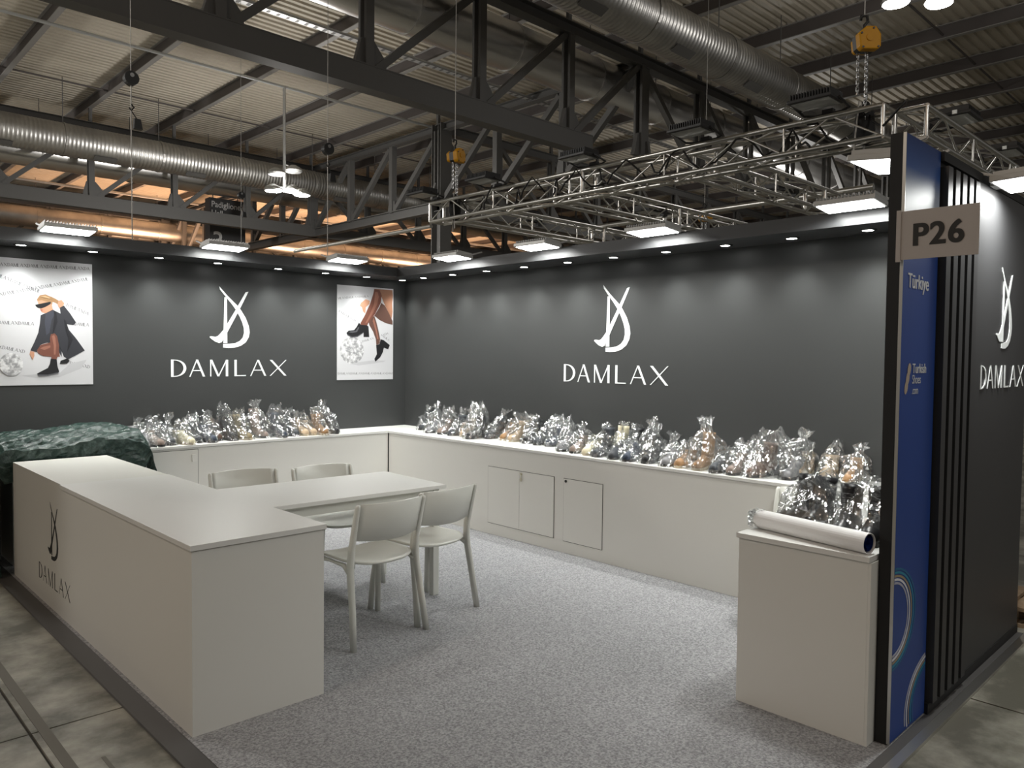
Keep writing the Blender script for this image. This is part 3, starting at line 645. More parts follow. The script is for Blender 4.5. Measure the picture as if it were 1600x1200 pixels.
def bag(x, y, z, ang, L, Wd, Hh, seed, label, group, off=0.05, flare=1.0):
    """crumpled film sack: full round the boot, slumped or pinched above, with loose corner points"""
    r = random.Random(seed); n = 18; lv = 12; rs = []
    style = r.choice((0, 0, 1, 2, 2)); lean = (r.uniform(-0.05, 0.03), r.uniform(-0.05, 0.05)); tw = r.uniform(-0.9, 0.9)
    lob = [r.uniform(0, 2*PI) for _ in range(6)]
    top = 0.60 + r.uniform(-0.10, 0.12); ear = (r.uniform(0.3, 1.0), r.uniform(0.0, 0.9))
    for i in range(lv+1):
        t = i/lv
        q = min(1, t/top); sx = L/2*(1.04-0.46*q**1.5); sy = Wd/2*(1.12-0.16*q**2); cx = off*(1-0.95*q)
        if t > top:
            q = (t-top)/(1-top)
            if style == 0: g = 1-0.80*math.sin(min(1, q*1.5)*PI/2)+0.75*max(0, q-0.5); sx *= g; sy *= g*0.9
            elif style == 1: sx *= 1-0.15*q; sy *= 1-0.88*q
            else: sx *= 1-0.86*q**1.3; sy *= 1-0.25*q
        row = []
        for k in range(n):
            a = 2*PI*k/n + tw*t*0.6
            c, s = math.cos(a), math.sin(a); p = 0.75
            rad = 1 + (0.04+0.10*t)*math.sin(3*a+lob[0]+5*t) + (0.04+0.08*t)*math.sin(5*a+lob[1]-6*t) + (0.05 if k % 2 else -0.05)*(0.4+t)
            px = cx + sx*rad*math.copysign(abs(c)**p, c) + lean[0]*t*t; py = sy*rad*math.copysign(abs(s)**p, s) + lean[1]*t*t
            pz = 0.002 + Hh*t*(0.93 if i else 0)
            if i:
                j = 0.007+0.006*t; px += r.uniform(-j, j); py += r.uniform(-j, j); pz += r.uniform(-1, 1)*0.009
            if t > top:
                e = (t-top)/(1-top); w = (s if style == 2 else c)
                pz += Hh*e*(0.13*ear[0]*max(0, w)**2 + 0.13*ear[1]*max(0, -w)**2 - 0.05) + r.uniform(-0.012, 0.012)*e
            row.append((px, py, max(pz, 0.0015)))
        rs.append(row)
    b = MB().rings(rs, cap=False)
    o = b.build('plastic_bag', FILM, None, (0, 0, 0)); o.location = (x, y, z); o.rotation_euler = (0, 0, ang)
    bm = bmesh.new(); bm.from_mesh(o.data); bmesh.ops.triangulate(bm, faces=bm.faces[:], quad_method='ALTERNATE'); bm.to_mesh(o.data); bm.free()
    return tag(o, label, 'plastic bag', group)
# (x, y, bag width, bag height, boot colour, shaft height, heel, turn)
LB = [(2.19,6.79,.11,.23,'grey',.15,.0,0),(2.315,6.80,.11,.25,'charcoal',.17,.02,.1),(2.20,6.60,.12,.20,'grey',.10,.0,-.2),(2.275,6.60,.13,.21,'taupe',.12,.0,.2),(2.40,6.64,.13,.27,'charcoal',.17,.02,0),
      (2.515,6.59,.12,.22,'cream',.11,.0,.25),(2.625,6.68,.11,.26,'charcoal',.16,.02,.1),(2.73,6.63,.12,.25,'navy',.14,.03,.15),(2.83,6.74,.12,.29,'brown',.18,.02,.1),(2.93,6.66,.11,.34,'black',.21,.03,.1),
      (3.035,6.63,.14,.30,'olive',.22,.0,.3),(3.235,6.70,.18,.36,'taupe',.26,.03,.15),(3.385,6.62,.12,.33,'navy',.22,.02,.1),(3.52,6.66,.12,.27,'charcoal',.12,.03,.2),(3.62,6.64,.09,.24,'beige',.14,.0,.1),
      (3.705,6.64,.09,.24,'beige',.13,.02,.1),(3.80,6.58,.11,.29,'tan',.19,.02,.05),(3.93,6.62,.11,.34,'black',.18,.03,.1)]
RB = [(4.915,6.36,.13,.26,'charcoal',.18,.03,.5),(4.79,6.05,.12,.30,'grey',.12,.02,.3),(4.80,5.88,.13,.28,'taupe',.14,.0,.3),(4.80,5.70,.13,.27,'charcoal',.19,.02,.2),(4.84,5.56,.12,.31,'beige',.16,.02,.1),
      (4.75,5.38,.17,.36,'black',.21,.03,.2),(4.90,5.27,.13,.29,'charcoal',.20,.02,.1),(4.92,5.10,.12,.21,'tan',.15,.0,.2),(4.89,4.955,.11,.28,'beige',.18,.0,.1),(4.90,4.79,.15,.27,'black',.20,.03,.2),
      (4.89,4.63,.10,.25,'charcoal',.17,.03,.1),(4.90,4.50,.13,.29,'navy',.18,.03,.1),(4.72,4.21,.11,.29,'grey',.15,.02,.2),(4.71,4.065,.13,.24,'taupe',.13,.0,.2),(4.70,3.925,.10,.17,'cream',.09,.0,.2),
      (4.68,3.795,.11,.26,'charcoal',.22,.02,.1),(4.87,3.80,.10,.27,'cream',.22,.02,.1),(4.90,3.665,.11,.27,'black',.21,.02,.1),(4.66,3.645,.11,.15,'charcoal',.10,.0,.3),(4.65,3.50,.12,.16,'navy',.10,.02,.3),
      (4.87,3.50,.13,.32,'black',.20,.03,.2),(4.68,3.34,.15,.31,'black',.18,.03,.2),(4.67,3.16,.14,.24,'grey',.11,.0,.2),(4.68,3.045,.09,.20,'tan',.11,.02,.1),(4.68,2.90,.22,.40,'tan',.25,.03,.1),
      (4.66,2.755,.10,.18,'charcoal',.10,.0,.1),(4.67,2.63,.14,.24,'taupe',.13,.0,.1),(4.68,2.46,.20,.34,'brown',.22,.04,-.25),(4.88,2.60,.11,.24,'tan',.13,.0,.1),(4.90,2.44,.12,.25,'charcoal',.15,.02,.1),
      (4.77,2.29,.14,.33,'grey',.12,.03,.1),(4.90,2.28,.12,.24,'beige',.14,.02,.1),(4.90,2.12,.13,.27,'beige',.15,.02,.1),(4.90,1.96,.15,.25,'tan',.15,.02,.1)]
for i, (x, y, w, h, col, sh, he, tn) in enumerate(LB):
    a = -PI/2 + tn - 0.05
    boot(x-0.05*math.cos(a), y-0.05*math.sin(a), 0.80, a, sh, he, col, '%s leather boot in the %s bag from the tarpaulin, back counter' % (col, ORD(i)), 'bagged boots on the back counter')
    bag(x-0.05*math.cos(a), y-0.05*math.sin(a), 0.80, a, 0.285, w, h, 100+i, 'clear crinkled bag over a %s boot, %s from the tarpaulin' % (col, ORD(i)), 'clear bags on the back counter')
for i, (x, y, w, h, col, sh, he, tn) in enumerate(RB):
    a = PI + tn
    boot(x-0.05*math.cos(a), y-0.05*math.sin(a), 0.80, a, sh, he, col, '%s leather boot in the %s bag from the corner, right counter' % (col, ORD(i)), 'bagged boots on the right counter')
    bag(x-0.05*math.cos(a), y-0.05*math.sin(a), 0.80, a, 0.285, w, h, 200+i, 'clear crinkled bag over a %s boot, %s from the wall corner' % (col, ORD(i)), 'clear bags on the right counter')
for i, (x, y, a, lab) in enumerate(((3.63, 1.675, PI*0.98, 'black tall boot at the back of the bag behind paper roll'), (3.60, 1.575, PI*1.02, 'black tall boot at the front of the bag behind paper roll'), (3.50, 1.41, PI*1.05, 'black tall boot in the bag beside the banner post'), (3.52, 1.295, PI*1.05, 'black tall boot hard against the banner post'))):
    boot(x, y, 0.785, a, 0.19, 0.03, 'black', lab, 'black boots on the end counter', 1.18)
bag(3.60, 1.61, 0.785, PI, 0.38, 0.24, 0.275, 400, 'wide clear bag over two black boots behind the paper roll', 'clear bags on the end counter', off=0.07, flare=1.4)
bag(3.52, 1.35, 0.785, PI, 0.34, 0.23, 0.30, 401, 'wide clear bag over two black boots against the banner post', 'clear bags on the end counter', off=0.06, flare=1.4)

# paper roll
PR = thing('paper_roll', 'white paper roll with dark blue inside lying on end counter', 'paper roll', (3.235, 1.47, 0.785)); orr = (3.235, 1.47, 0.785)
PAPERW = mat('roll_paper', (0.80, 0.79, 0.79), 0.55); NAVYP = mat('roll_blue_print', (0.01, 0.03, 0.16), 0.4)
d = Vector((3.19-3.30, 1.205-1.745, 0)).normalized(); A = Vector((3.30, 1.745, 0.829)); B_ = Vector((3.19, 1.205, 0.829)); sd = d.cross(Vector((0, 0, 1)))
def rollring(P, r0): return [P + sd*(r0*math.cos(2*PI*k/28)) + Vector((0, 0, 1))*(r0*math.sin(2*PI*k/28)) for k in range(28)]
MB().rings([rollring(A, 0.043), rollring(B_, 0.043), rollring(B_, 0.040), rollring(A, 0.040)], cap=False).build('outer_sheet', PAPERW, PR, orr, smooth=False)
b = MB(); sp = [[], []]
for k in range(60):
    a = k*0.34; r_ = 0.0385-0.0011*k*0.34; 
    for q, P in enumerate((A+d*0.004, B_-d*0.006)): sp[q].append(P + sd*(r_*math.cos(a)) + Vector((0, 0, 1))*(r_*math.sin(a)))
b.rings(sp, cap=False, closed=False).build('inner_winding', NAVYP, PR, orr)
bag(3.315, 1.755, 0.785, 0.6, 0.10, 0.08, 0.09, 402, 'small crumpled bag scrap at the end of the paper roll', 'clear bags on the end counter', off=0)

# ------------------------------------------------------------------ hall roof
hh = 5.0; ZB = H+hh; ZT = H+1.6*hh; ZP = H+1.7*hh; ZR = ZP+0.37
X0, X1, Y0, Y1 = -12.0, 62.0, -9.0, 75.0
b = MB(); prof = []; y = Y0; pt = 0.26
while y < Y1:
    prof += [(y, ZR), (y+pt*0.46, ZR), (y+pt*0.56, ZR+0.05), (y+pt*0.90, ZR+0.05)]; y += pt
vs = []
for yy, zz in prof: vs += [(X0, yy, zz), (X1, yy, zz)]
b.add(vs, [(2*i, 2*i+1, 2*i+3, 2*i+2) for i in range(len(prof)-1)])
struct('ceiling', b, ROOF)
CE = bpy.data.objects['ceiling']
px = [5.4+2.86*k for k in range(-5, 18)]
for x in px:   # roof purlins (I-section), parts of the roof
    MB().box(x-0.012, x+0.012, Y0, Y1, ZP+0.02, ZR-0.02).build('purlin_web', PURL, CE)
    MB().box(x-0.075, x+0.075, Y0, Y1, ZP, ZP+0.02).box(x-0.075, x+0.075, Y0, Y1, ZR-0.02, ZR).build('purlin_flange', PURLB, CE)
# sag rods between purlins
for yy in (-2.0, 7.0, 27.9, 47.0):
    rod('sag_rod', (X0, yy, ZP+0.12), (X1, yy, ZP+0.12), 0.03, PURL, CE, sides=6)

NODES = [5.4+2.86*k for k in range(-4, 15)]
def x_truss(y, label, b0=None, b1=None, first=0):
    nodes = NODES[first:]
    o = (nodes[2], y, ZB); t = thing('roof_truss', label, 'roof truss', o, 'steel trusses under the roof')
    xa, xb = nodes[0], nodes[-1]
    MB().box(xa, xb, y-0.15, y+0.15, ZT-0.02, ZT).box(xa, xb, y-0.012, y+0.012, ZT-0.28, ZT-0.02).box(xa, xb, y-0.15, y+0.15, ZT-0.30, ZT-0.28).build('top_chord', STEEL, t, o)
    for p, q in ([(b0 or xa, b1 or xb)] if not isinstance(b0, list) else b0):
        MB().box(p, q, y-0.16, y+0.16, ZB, ZB+0.025).box(p, q, y-0.16, y+0.16, ZB+0.43, ZB+0.455).box(p, q, y-0.15, y-0.13, ZB+0.025, ZB+0.43).build('bottom_chord', STEEL, t, o)
    for i, x in enumerate(nodes):
        for s in (-1, 1): MB().box(x-0.09, x+0.09, y+s*0.10-0.035, y+s*0.10+0.035, ZB+0.3, ZT-0.25).build('vertical', STEEL, t, o)
        MB().box(x-0.05, x+0.05, y-0.05, y+0.05, ZT, ZP).build('purlin_post', STEEL, t, o)
        MB().prism([(-0.30, 0.36), (0.42, 0.36), (0.42, 0.62), (0.14, 0.95), (-0.14, 0.95)], lambda u, v, d: (x+u, y-0.06+d, ZB+v), 0.0, 0.12).build('gusset_plate', STEEL, t, o)
        if i+1 < len(nodes):
            x2 = nodes[i+1]
            if x < 16.8: p, q = (x+0.22, y, ZB+0.45), (x2-0.12, y, ZT-0.3)
            else: p, q = (x+0.12, y, ZT-0.3), (x2-0.22, y, ZB+0.45)
            rod('diagonal', p, q, 0.075, STEEL, t, o, sides=4)
    return t
YT1, YT2, YT3, YT4 = 12.6, 21.2, 29.9, 47.3
x_truss(YT1, 'nearest steel roof truss crossing above the whole booth', [(NODES[0], 14.75)])
x_truss(YT2, 'steel roof truss meeting the dark column behind the lighting truss', first=8)
x_truss(YT3, 'steel roof truss behind the ribbed duct above the back wall')
x_truss(YT4, 'farthest steel roof truss near the orange-lit roof')
XC = 17.0
ynod = [YT1 + k*2.88 for k in range(-4, 17)]
t = thing('roof_truss', 'steel girder truss running away from the dark column', 'roof truss', (XC, YT2, ZB), 'steel trusses under the roof'); o = (XC, YT2, ZB)
MB().box(XC-0.14, XC+0.14, ynod[4], ynod[-1], ZT-0.24, ZT-0.22).box(XC-0.14, XC+0.14, ynod[4], ynod[-1], ZT-0.02, ZT).box(XC-0.012, XC+0.012, ynod[4], ynod[-1], ZT-0.22, ZT-0.02).build('top_chord', STEEL, t, o)
MB().box(XC-0.15, XC+0.15, ynod[7], ynod[-1], ZB, ZB+0.03).box(XC-0.02, XC+0.02, ynod[7], ynod[-1], ZB+0.03, ZB+0.32).box(XC-0.15, XC+0.15, ynod[7], ynod[-1], ZB+0.32, ZB+0.35).build('bottom_chord', STEEL, t, o)
for i, yy in enumerate(ynod[4:]):
    MB().box(XC-0.11, XC+0.11, yy-0.10, yy+0.10, ZB+0.3, ZT-0.2).build('vertical', STEEL, t, o)
    MB().prism([(-0.25, 0.34), (0.25, 0.34), (0.18, 0.75), (-0.18, 0.75)], lambda u, v, d: (XC-0.05+d, yy+u, ZB+v), 0.0, 0.1).build('gusset_plate', STEEL, t, o)
    if i+1 < len(ynod[4:]): rod('diagonal', (XC, yy+0.15, ZT-0.3), (XC, yy+2.88-0.2, ZB+0.4), 0.085, STEEL, t, o, sides=4)
for cx, cy, lab in ((XC, YT2, 'dark steel column rising behind the far lighting truss hoist'), (XC, YT4, 'distant dark steel column by the orange-lit roof')):
    t = thing('steel_column', lab, 'column', (cx, cy, 0)); o = (cx, cy, 0)
    MB().box(cx-0.25, cx+0.25, cy-0.25, cy-0.22, 0, ZT).box(cx-0.25, cx+0.25, cy+0.22, cy+0.25, 0, ZT).build('flange', STEEL, t, o)
    MB().box(cx-0.02, cx+0.02, cy-0.22, cy+0.22, 0, ZT).build('web', STEEL, t, o)
    MB().box(cx-0.35, cx+0.35, cy-0.35, cy+0.35, 0, 0.04).build('base_plate', STEEL, t, o)

def duct(y, z, r, label, ribbed, m, x0=-9.0, x1=58.0):
    o = (x0, y, z); t = thing('ventilation_duct', label, 'duct', o, 'metal ventilation ducts')
    n = 24; rs = []; x = x0
    ring = lambda x, rr: [(x, y+rr*math.cos(2*PI*k/n), z+rr*math.sin(2*PI*k/n)) for k in range(n)]
    if ribbed:
        while x < x1: rs += [ring(x, r), ring(x+0.08, r), ring(x+0.10, r+0.011)]; x += 0.12
    else:
        while x < x1: rs += [ring(x, r), ring(x+2.9, r)]; x += 3.0
    MB().rings(rs).build('duct_pipe', m, t, o, smooth=True)
    x = x0+1.0
    while x < x1:
        MB().rings([ring(x-0.03, r+0.004), ring(x-0.03, r+0.022), ring(x+0.03, r+0.022), ring(x+0.03, r+0.004)], cap=False).build('joint_collar', m, t, o, smooth=False)
        rod('hanger_rod', (x, y, z+r), (x, y, ZR), 0.012, STEEL, t, o, sides=6)
        x += 3.0
    if ribbed:
        x = x0+2.2
        while x < x1:
            MB().prism([(-0.35, -0.10), (0.35, -0.10), (0.35, 0.10), (-0.35, 0.10)], lambda u, v, d: (x+u, y+(r+0.016+d)*math.sin(v/r-0.5), z-(r+0.016+d)*math.cos(v/r-0.5)), 0.0, 0.012).build('air_grille', STEEL, t, o)
            x += 3.0
    return t
duct(9.75, H+1.40*hh, 0.52, 'large ribbed metal duct crossing at the upper right', True, GALV)
duct(13.65, H+1.49*hh, 0.56, 'shiny smooth metal duct behind the nearest roof truss', False, GALVS)
duct(28.3, H+1.372*hh, 0.52, 'ribbed metal duct at the left under the roof', True, GALV)
duct(31.3, H+1.40*hh, 0.56, 'shiny smooth metal duct just below the ribbed left duct', False, GALVS)
duct(45.6, H+1.37*hh, 0.52, 'distant plain duct low over the back wall canopy', False, GALV)
duct(49.0, H+1.40*hh, 0.56, 'farthest smooth duct glowing orange over the back wall', False, GALVS)

# trays and conduits under the roof
def along_x(name, y, z, r, m, label, cat, tray=False):
    o = (0, y, z)
    if tray:
        t = thing(name, label, cat, o)
        MB().box(-8, 50, y-0.10, y+0.10, z, z+0.01).build('tray_base', m, t, o); MB().box(-8, 50, y-0.10, y-0.09, z, z+0.06).box(-8, 50, y+0.09, y+0.10, z, z+0.06).build('tray_side', m, t, o)
        b = MB()
        for k in range(240): b.box(-8+k*0.24, -8+k*0.24+0.08, y-0.07, y+0.07, z-0.004, z-0.001)
        b.build('tray_slots', STEEL, t, o)
    else:
        tag(MB().tube([(-8, y, z), (50, y, z)], r, 8).build(name, m, None, o), label, cat)
along_x('cable_tray', 16.75, H+7.8, 0, TRAY, 'pale perforated cable tray crossing above the nearest truss chord', 'cable tray', True)
along_x('conduit', 21.65, H+8.0, 0.045, TRAY, 'thin pale conduit carrying the hanging lamp cluster', 'conduit')
along_x('conduit', 42.0, H+8.0, 0.06, TRAY, 'thin pale conduit far off above the back wall', 'conduit')

# hanging lamp cluster
PL = thing('pendant_lamp', 'hanging cluster of four round high-bay lamps on a long rod', 'lamp', (11.3, 21.65, 6.3)); o = (11.3, 21.65, 6.3)
rod('rod', (11.3, 21.65, 6.45), (11.3, 21.65, H+8.0), 0.045, TRAY, PL, o)
for dx, dy, dz, on in ((-0.36, 0, 6.42, 1), (0.27, 0, 6.50, 1), (-0.2, 0.1, 6.95, 0), (0.36, 0.1, 7.12, 0), (0.45, -0.25, 6.38, 1)):
    n = 18; ring = lambda r, z: [(11.3+dx+r*math.cos(2*PI*k/n), 21.65+dy+r*math.sin(2*PI*k/n), z) for k in range(n)]
    hd = MB().rings([ring(0.25, dz), ring(0.27, dz+0.04), ring(0.22, dz+0.12), ring(0.08, dz+0.2)]).build('lamp_head', LHOUS, PL, o)
    MB().rings([ring(0.23, dz-0.012), ring(0.23, dz-0.002)]).build('lens', LAMPG if on else LENS, hd, o)
    rod('arm', (11.3, 21.65, dz+0.15), (11.3+dx, 21.65+dy, dz+0.15), 0.02, TRAY, PL, o)
PL2 = thing('pendant_lamp', 'twin round high-bay lamp at the top edge of the picture', 'lamp', (16.2, 5.5, 8.45)); o = (16.2, 5.5, 8.45)
for dx, dy in ((-0.3, 0.3), (0.3, -0.3)):
    n = 18; ring = lambda r, z: [(16.2+dx+r*math.cos(2*PI*k/n), 5.5+dy+r*math.sin(2*PI*k/n), z) for k in range(n)]
    hd = MB().rings([ring(0.25, 8.5), ring(0.27, 8.54), ring(0.22, 8.62), ring(0.08, 8.7)]).build('lamp_head', LHOUS, PL2, o)
    MB().rings([ring(0.23, 8.488), ring(0.23, 8.498)]).build('lens', LAMPG, hd, o)
    rod('rod', (16.2+dx, 5.5+dy, 8.7), (16.2+dx, 5.5+dy, ZR), 0.02, TRAY, PL2, o)

# hall sign
HS = thing('hall_sign', 'dark hanging sign reading Padiglione Hall 3', 'sign', (14.4, 33.0, 5.9)); o = (14.4, 33.0, 5.9)
SG = mat('sign_charcoal', (0.045, 0.045, 0.048), 0.6); SW = mat('sign_white_print', (0.6, 0.6, 0.6), 0.6)
MB().box(13.76, 15.35, 33.0, 33.5, 5.6, 8.25).build('sign_box', SG, HS, o)
hb = lambda x, z: ((x, 32.999, z), (1, 0, 0), (0, 0, 1), (0, -1, 0))
text_obj('lettering', 'Padiglione', 0.36, SW, HS, o, hb(13.82, 7.86), 0.004, 0.9, 0.004)
text_obj('lettering', 'Hall', 0.36, SW, HS, o, hb(13.82, 7.48), 0.004, 0.9, 0.004)
text_obj('lettering', '3', 1.1, SW, HS, o, hb(13.85, 6.05), 0.012, 0.95, 0.004)
for x in (14.0, 15.1): rod('hanger_rod', (x, 33.25, 8.25), (x, 33.25, ZR), 0.02, STEEL, HS, o, sides=6)

# ------------------------------------------------------------------ lighting truss
LZB, LZT = H+1.935, H+2.20
def box_truss(p, q, label, w=0.26, group='aluminium lighting trusses'):
    p = Vector(p); q = Vector(q); L = (q-p).length; d = (q-p)/L; s = d.cross(Vector((0, 0, 1)))
    t = thing('lighting_truss', label, 'lighting truss', p, group)
    hgt = LZT-LZB; off = [s*0, s*0 + Vector((0, 0, hgt)), s*w, s*w + Vector((0, 0, hgt))]
    for o in off: rod('chord', p+o, q+o, 0.025, ALU, t, p, 10)
    n = max(2, round(L/0.45)); st = L/n
    for k in range(n):
        a, b2 = p+d*(k*st), p+d*((k+1)*st)
        for (i, j) in ((0, 1), (2, 3), (1, 3), (0, 2)):
            e, f = (i, j) if k % 2 == 0 else (j, i)
            rod('brace', a+off[e], b2+off[f], 0.010, ALU, t, p, 6)
        if k % 3 == 0:
            rod('upright', a+off[0], a+off[1], 0.011, ALU, t, p, 6); rod('upright', a+off[2], a+off[3], 0.011, ALU, t, p, 6)
    for a in (p, q):
        for i, j in ((0, 1), (2, 3), (0, 2), (1, 3)): rod('end_upright', a+off[i], a+off[j], 0.02, ALU, t, p, 8)
    k = L*0.46
    for o in (0, 2): rod('coupling', p+d*k+off[o], p+d*k+off[o+1], 0.028, ALU, t, p, 8)
    return t
XL = 6.97
box_truss((XL, 8.95, LZB), (XL, 2.62, LZB), 'long aluminium lighting truss running towards the yellow hoists', w=-0.26)
for y, lab, xe in ((2.62, 'aluminium lighting truss leaving the near corner above the banner wall', 13.5), (4.68, 'second aluminium cross truss from the banner end', 13.0), (6.74, 'third aluminium cross truss from the banner end', 12.5), (8.72, 'farthest aluminium cross truss below the small hoist', 14.0)):
    box_truss((XL+0.28, y, LZB), (xe, y, LZB), lab)
rod_t = thing('lighting_truss_pipe', 'single aluminium pipe reaching from the truss end over the back wall', 'pipe', (XL, 8.95, LZB))
rod('pipe', (XL+0.02, 8.95, LZB-0.06), (XL+0.02, 13.0, LZB-0.06), 0.03, ALU, rod_t, (XL, 8.95, LZB), 10)
# distribution pipe under the cross trusses
pp = thing('lighting_truss_pipe', 'pale aluminium pipe lying across the cross trusses', 'pipe', (10.4, 4.5, LZB))
rod('pipe', (10.4, 4.0, LZT+0.05), (10.4, 9.0, LZT+0.05), 0.04, ALU, pp, (10.4, 4.5, LZB), 10)

def spot(loc, rz, label):
    t = thing('truss_floodlight', label, 'floodlight', loc, 'unlit black floodlights on the lighting truss', rz)
    MB().box(-0.2, 0.2, -0.15, 0.15, 0.0, 0.03).build('housing', BHOUS, t, bevel=0.006)
    b = MB()
    for k in range(15): b.box(-0.18+k*0.0255, -0.172+k*0.0255, -0.13, 0.13, 0.03, 0.085)
    b.build('cooling_fins', BHOUS, t)
    MB().box(-0.17, 0.17, -0.12, 0.12, -0.006, 0.0).build('lens', LENS, t)
    MB().tube([(-0.21, 0, 0.02), (-0.21, 0.22, -0.02), (-0.12, 0.26, -0.03), (0.12, 0.26, -0.03), (0.21, 0.22, -0.02), (0.21, 0, 0.02)], 0.012, 6).build('bracket', BHOUS, t)
    MB().box(-0.05, 0.05, 0.24, 0.30, -0.09, 0.01).build('clamp', BHOUS, t)
    MB().box(-0.215, -0.2, -0.04, 0.0, 0.005, 0.04).build('maker_plate', PAINTW, t)
    return t
for i, y in enumerate((3.12, 4.40, 5.90, 7.55, 8.85)):
    spot((XL-0.22, y, LZT+0.07), -PI/2, 'black floodlight on the long truss, %s from the near corner' % ORD(i))
for i, (x, y) in enumerate(((8.2, 2.38), (9.9, 2.38))): spot((x, y, LZT+0.09), 0, 'black floodlight over the banner wall, %s from the near corner' % ORD(i))
for x, y, lab in ((9.6, 4.95, 'black floodlight on the second cross truss'), (9.6, 6.98, 'black floodlight on the third cross truss'), (12.0, 6.98, 'black floodlight at the far end of the third cross truss'), (9.0, 8.98, 'black floodlight on the farthest cross truss'), (11.6, 8.98, 'black floodlight at the end of the farthest cross truss'), (12.0, 4.95, 'black floodlight at the end of the second cross truss')):
    spot((x, y, LZT-0.02), PI, lab)
# cables looped along the truss
cr = random.Random(11)
for k in range(7):
    y = 8.4-k*0.85; pts = []
    for j in range(14):
        u = j/13; pts.append((XL+0.05+0.16*math.sin(5*u+k), y-0.9*u, LZT+0.03-0.30*abs(math.sin(PI*u*2+k))*cr.uniform(0.6, 1)))
    tag(MB().tube(pts, 0.011, 6).build('power_cable', CABLE, None, pts[0], smooth=True), 'black power cable looped along the long truss, %s from its far end' % ORD(k), 'cable', 'black cables on the lighting truss')

# ------------------------------------------------------------------ chain hoists
def hoist(x, y, zt, label, sc=1.0, a=0.0, rope_to=None):
    """zt = top of the yellow body"""
    t = thing('chain_hoist', label, 'chain hoist', (x, y, zt-0.2), 'yellow chain hoists', a); t.scale = (sc, sc, sc)
    o = (0, 0, 0)
    out = [(-0.10, 0.04), (-0.085, -0.075), (-0.06, -0.10), (0.075, -0.10), (0.10, -0.075), (0.10, 0.03), (0.055, 0.10), (-0.03, 0.10)]
    f = lambda u, v, d: (u, d, v+0.1)
    MB().prism(out, f, -0.115, -0.035).build('front_cover', YEL, t, bevel=0.012)
    MB().prism([(x_*0.8, z_*0.8) for x_, z_ in out], f, 0.035, 0.10).build('rear_cover', YEL, t, bevel=0.012)
    MB().prism([(x_*0.94, z_*0.94) for x_, z_ in out], f, -0.035, 0.035).build('gear_body', BHOUS, t)
    MB().prism([(0.032*math.cos(2*PI*k/16), 0.032*math.sin(2*PI*k/16)) for k in range(16)], f, -0.123, -0.113).build('hub_cap', YEL, t)
    for u, v in ((-0.075, 0.035), (0.03, 0.08), (0.075, -0.08), (-0.06, -0.085)):
        MB().prism([(u+0.009*math.cos(2*PI*k/8), v+0.009*math.sin(2*PI*k/8)) for k in range(8)], f, -0.122, -0.114).build('bolt', BHOUS, t)
    MB().tube([(0.0, 0, 0.19), (0, 0, 0.25), (0.03, 0, 0.28), (0.02, 0, 0.33), (-0.03, 0, 0.33), (-0.035, 0, 0.29)], 0.014, 8).build('top_hook', BHOUS, t, smooth=True)
    rod('suspension_rope', (0, 0, 0.32), (0, 0, (ZR-zt)/sc), 0.006, ROPE, t, sides=6)
    for k, (cx, cy) in enumerate(((-0.05, 0), (0.035, 0.01), (0.01, -0.03))):
        b = MB(); z = 0.0; L = (0.36, 0.5, 0.62)[k]; j = 0
        while z > -L:
            px_, py_ = (0.012, 0.0) if j % 2 == 0 else (0.0, 0.012)
            pts = [(cx-px_, cy-py_, z), (cx-px_, cy-py_, z-0.035), (cx+px_, cy+py_, z-0.035), (cx+px_, cy+py_, z), (cx-px_, cy-py_, z)]
            b.tube(pts, 0.0045, 5); z -= 0.03; j += 1
        b.build('chain', CHAIN, t)
    MB().rings([[(0.04+r_*math.cos(2*PI*k/12), 0.03+r_*math.sin(2*PI*k/12), z) for k in range(12)] for r_, z in ((0.03, -0.42), (0.075, -0.50), (0.09, -0.68), (0.06, -0.78), (0.02, -0.80))]).build('chain_bag', mat('black_bag', (0.012, 0.012, 0.013), 0.8), t, smooth=True)
    for s in (-1, 1): rod('sling', (s*0.01-0.02, 0, -0.42), (s*0.10-0.02, s*0.1, -0.95), 0.008, ROPE, t, sides=6)
    return t
hoist(7.10, 2.85, 4.51, 'large yellow chain hoist above the near truss corner', 1.0, -0.75)
hoist(7.10, 8.55, 4.51, 'yellow chain hoist at the far end of the long truss', 1.0, 0.2)
hoist(12.2, 7.65, 4.22, 'small distant yellow hoist over the cross trusses', 1.0, -0.5)

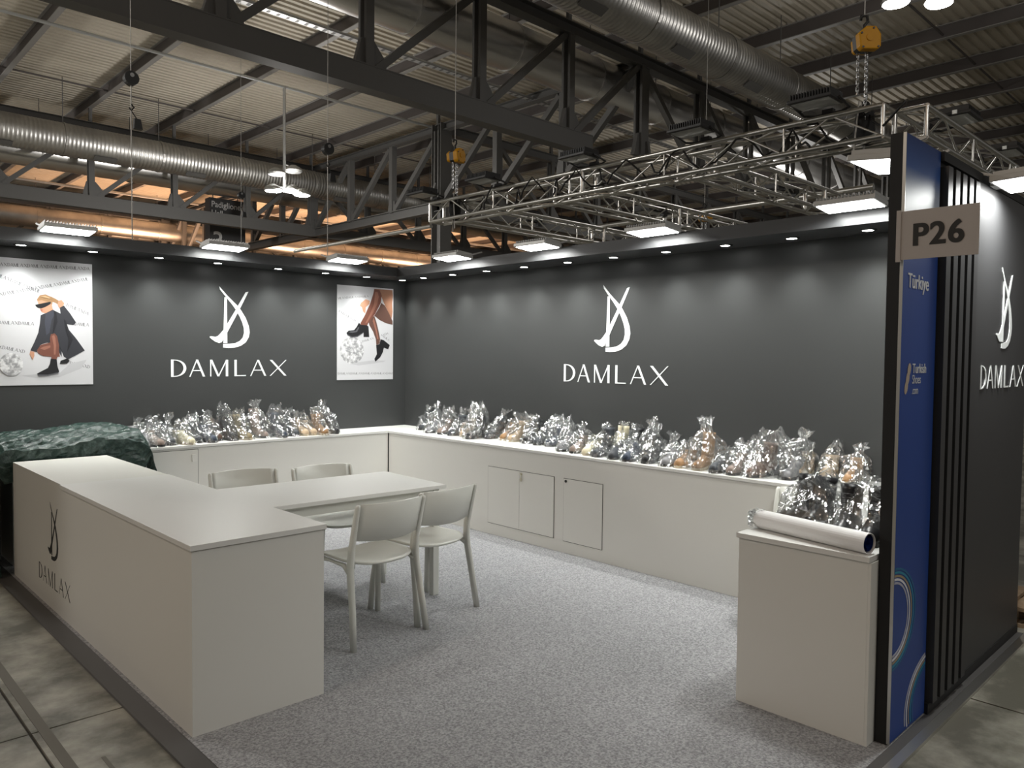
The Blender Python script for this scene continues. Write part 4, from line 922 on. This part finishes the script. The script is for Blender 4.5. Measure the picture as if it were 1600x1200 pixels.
# black rigging pulleys with hanging weights, behind the back wall
def pulley(x, y, zp, zw, label):
    t = thing('rigging_pulley', label, 'pulley', (x, y, zp), 'black rigging pulleys behind the back wall'); n = 18
    f = lambda u, v, d: (u, d, v)
    MB().prism([(0.075*math.cos(2*PI*k/n), 0.075*math.sin(2*PI*k/n)) for k in range(n)], f, -0.04, 0.04).build('wheel', BHOUS, t)
    MB().prism([(0.022*math.cos(2*PI*k/n), 0.03+0.022*math.sin(2*PI*k/n)) for k in range(n)], f, -0.045, -0.039).build('hub', CHAIN, t)
    rod('upper_rope', (0, 0, 0.07), (0, 0, ZR-zp), 0.0045, ROPE, t, sides=6)
    rod('lower_rope', (0, 0, -0.07), (0, 0, 2.0-zp), 0.006, ROPE, t, sides=6)
    MB().tube([(0, 0, zw-zp+0.20), (0.03, 0, zw-zp+0.17), (0.0, 0, zw-zp+0.13), (-0.02, 0, zw-zp+0.16)], 0.009, 6).build('hook', BHOUS, t)
    MB().prism([(0.03, 0.05), (0.09, 0.05), (0.11, -0.06), (0.02, -0.06)], lambda u, v, d: (u, d, v+zw-zp), -0.03, 0.03).build('weight_bag', BHOUS, t)
    rod('strap', (0.0, 0, zw-zp+0.13), (0.06, 0, zw-zp+0.05), 0.006, BHOUS, t, sides=6)
pulley(2.893, 9.0, 4.545, 4.07, 'black rigging pulley and weight on the rope left of centre')
pulley(5.312, 9.0, 4.25, 3.89, 'black rigging pulley and weight on the rope near the column')
pulley(7.35, 16.0, 4.95, 4.55, 'black rigging pulley and weight far behind the back wall')

# ------------------------------------------------------------------ neighbouring booth beyond the outer wall
NB = thing('neighbour_wall', 'dark teal neighbouring stand wall past the outer wall', 'partition', (5.5, 2.2, 0)); 
MB().box(-0.02, 0.02, -0.75, 1.6, 0.0, 2.4).build('panel', mat('teal_panel', (0.015, 0.06, 0.08), 0.5), NB)
PB = thing('wooden_pallet', 'pale wooden pallet lying past the end of the outer wall', 'pallet', (5.40, 1.02, 0)); WD = mat('raw_wood', (0.42, 0.30, 0.19), 0.7, noise=(9, (0.30, 0.2, 0.12), 0.4, 0.6))
for k in range(3): MB().box(-0.12+k*0.20, -0.02+k*0.20, -0.25, 0.25, 0.0, 0.022).build('bottom_board', WD, PB)
for k in range(3):
    for j in range(3): MB().box(-0.12+k*0.20, -0.02+k*0.20, -0.25+j*0.2, -0.15+j*0.2, 0.022, 0.10).build('block', WD, PB)
for j in range(5): MB().box(-0.13, 0.39, -0.25+j*0.105, -0.17+j*0.105, 0.10, 0.122).build('top_board', WD, PB)
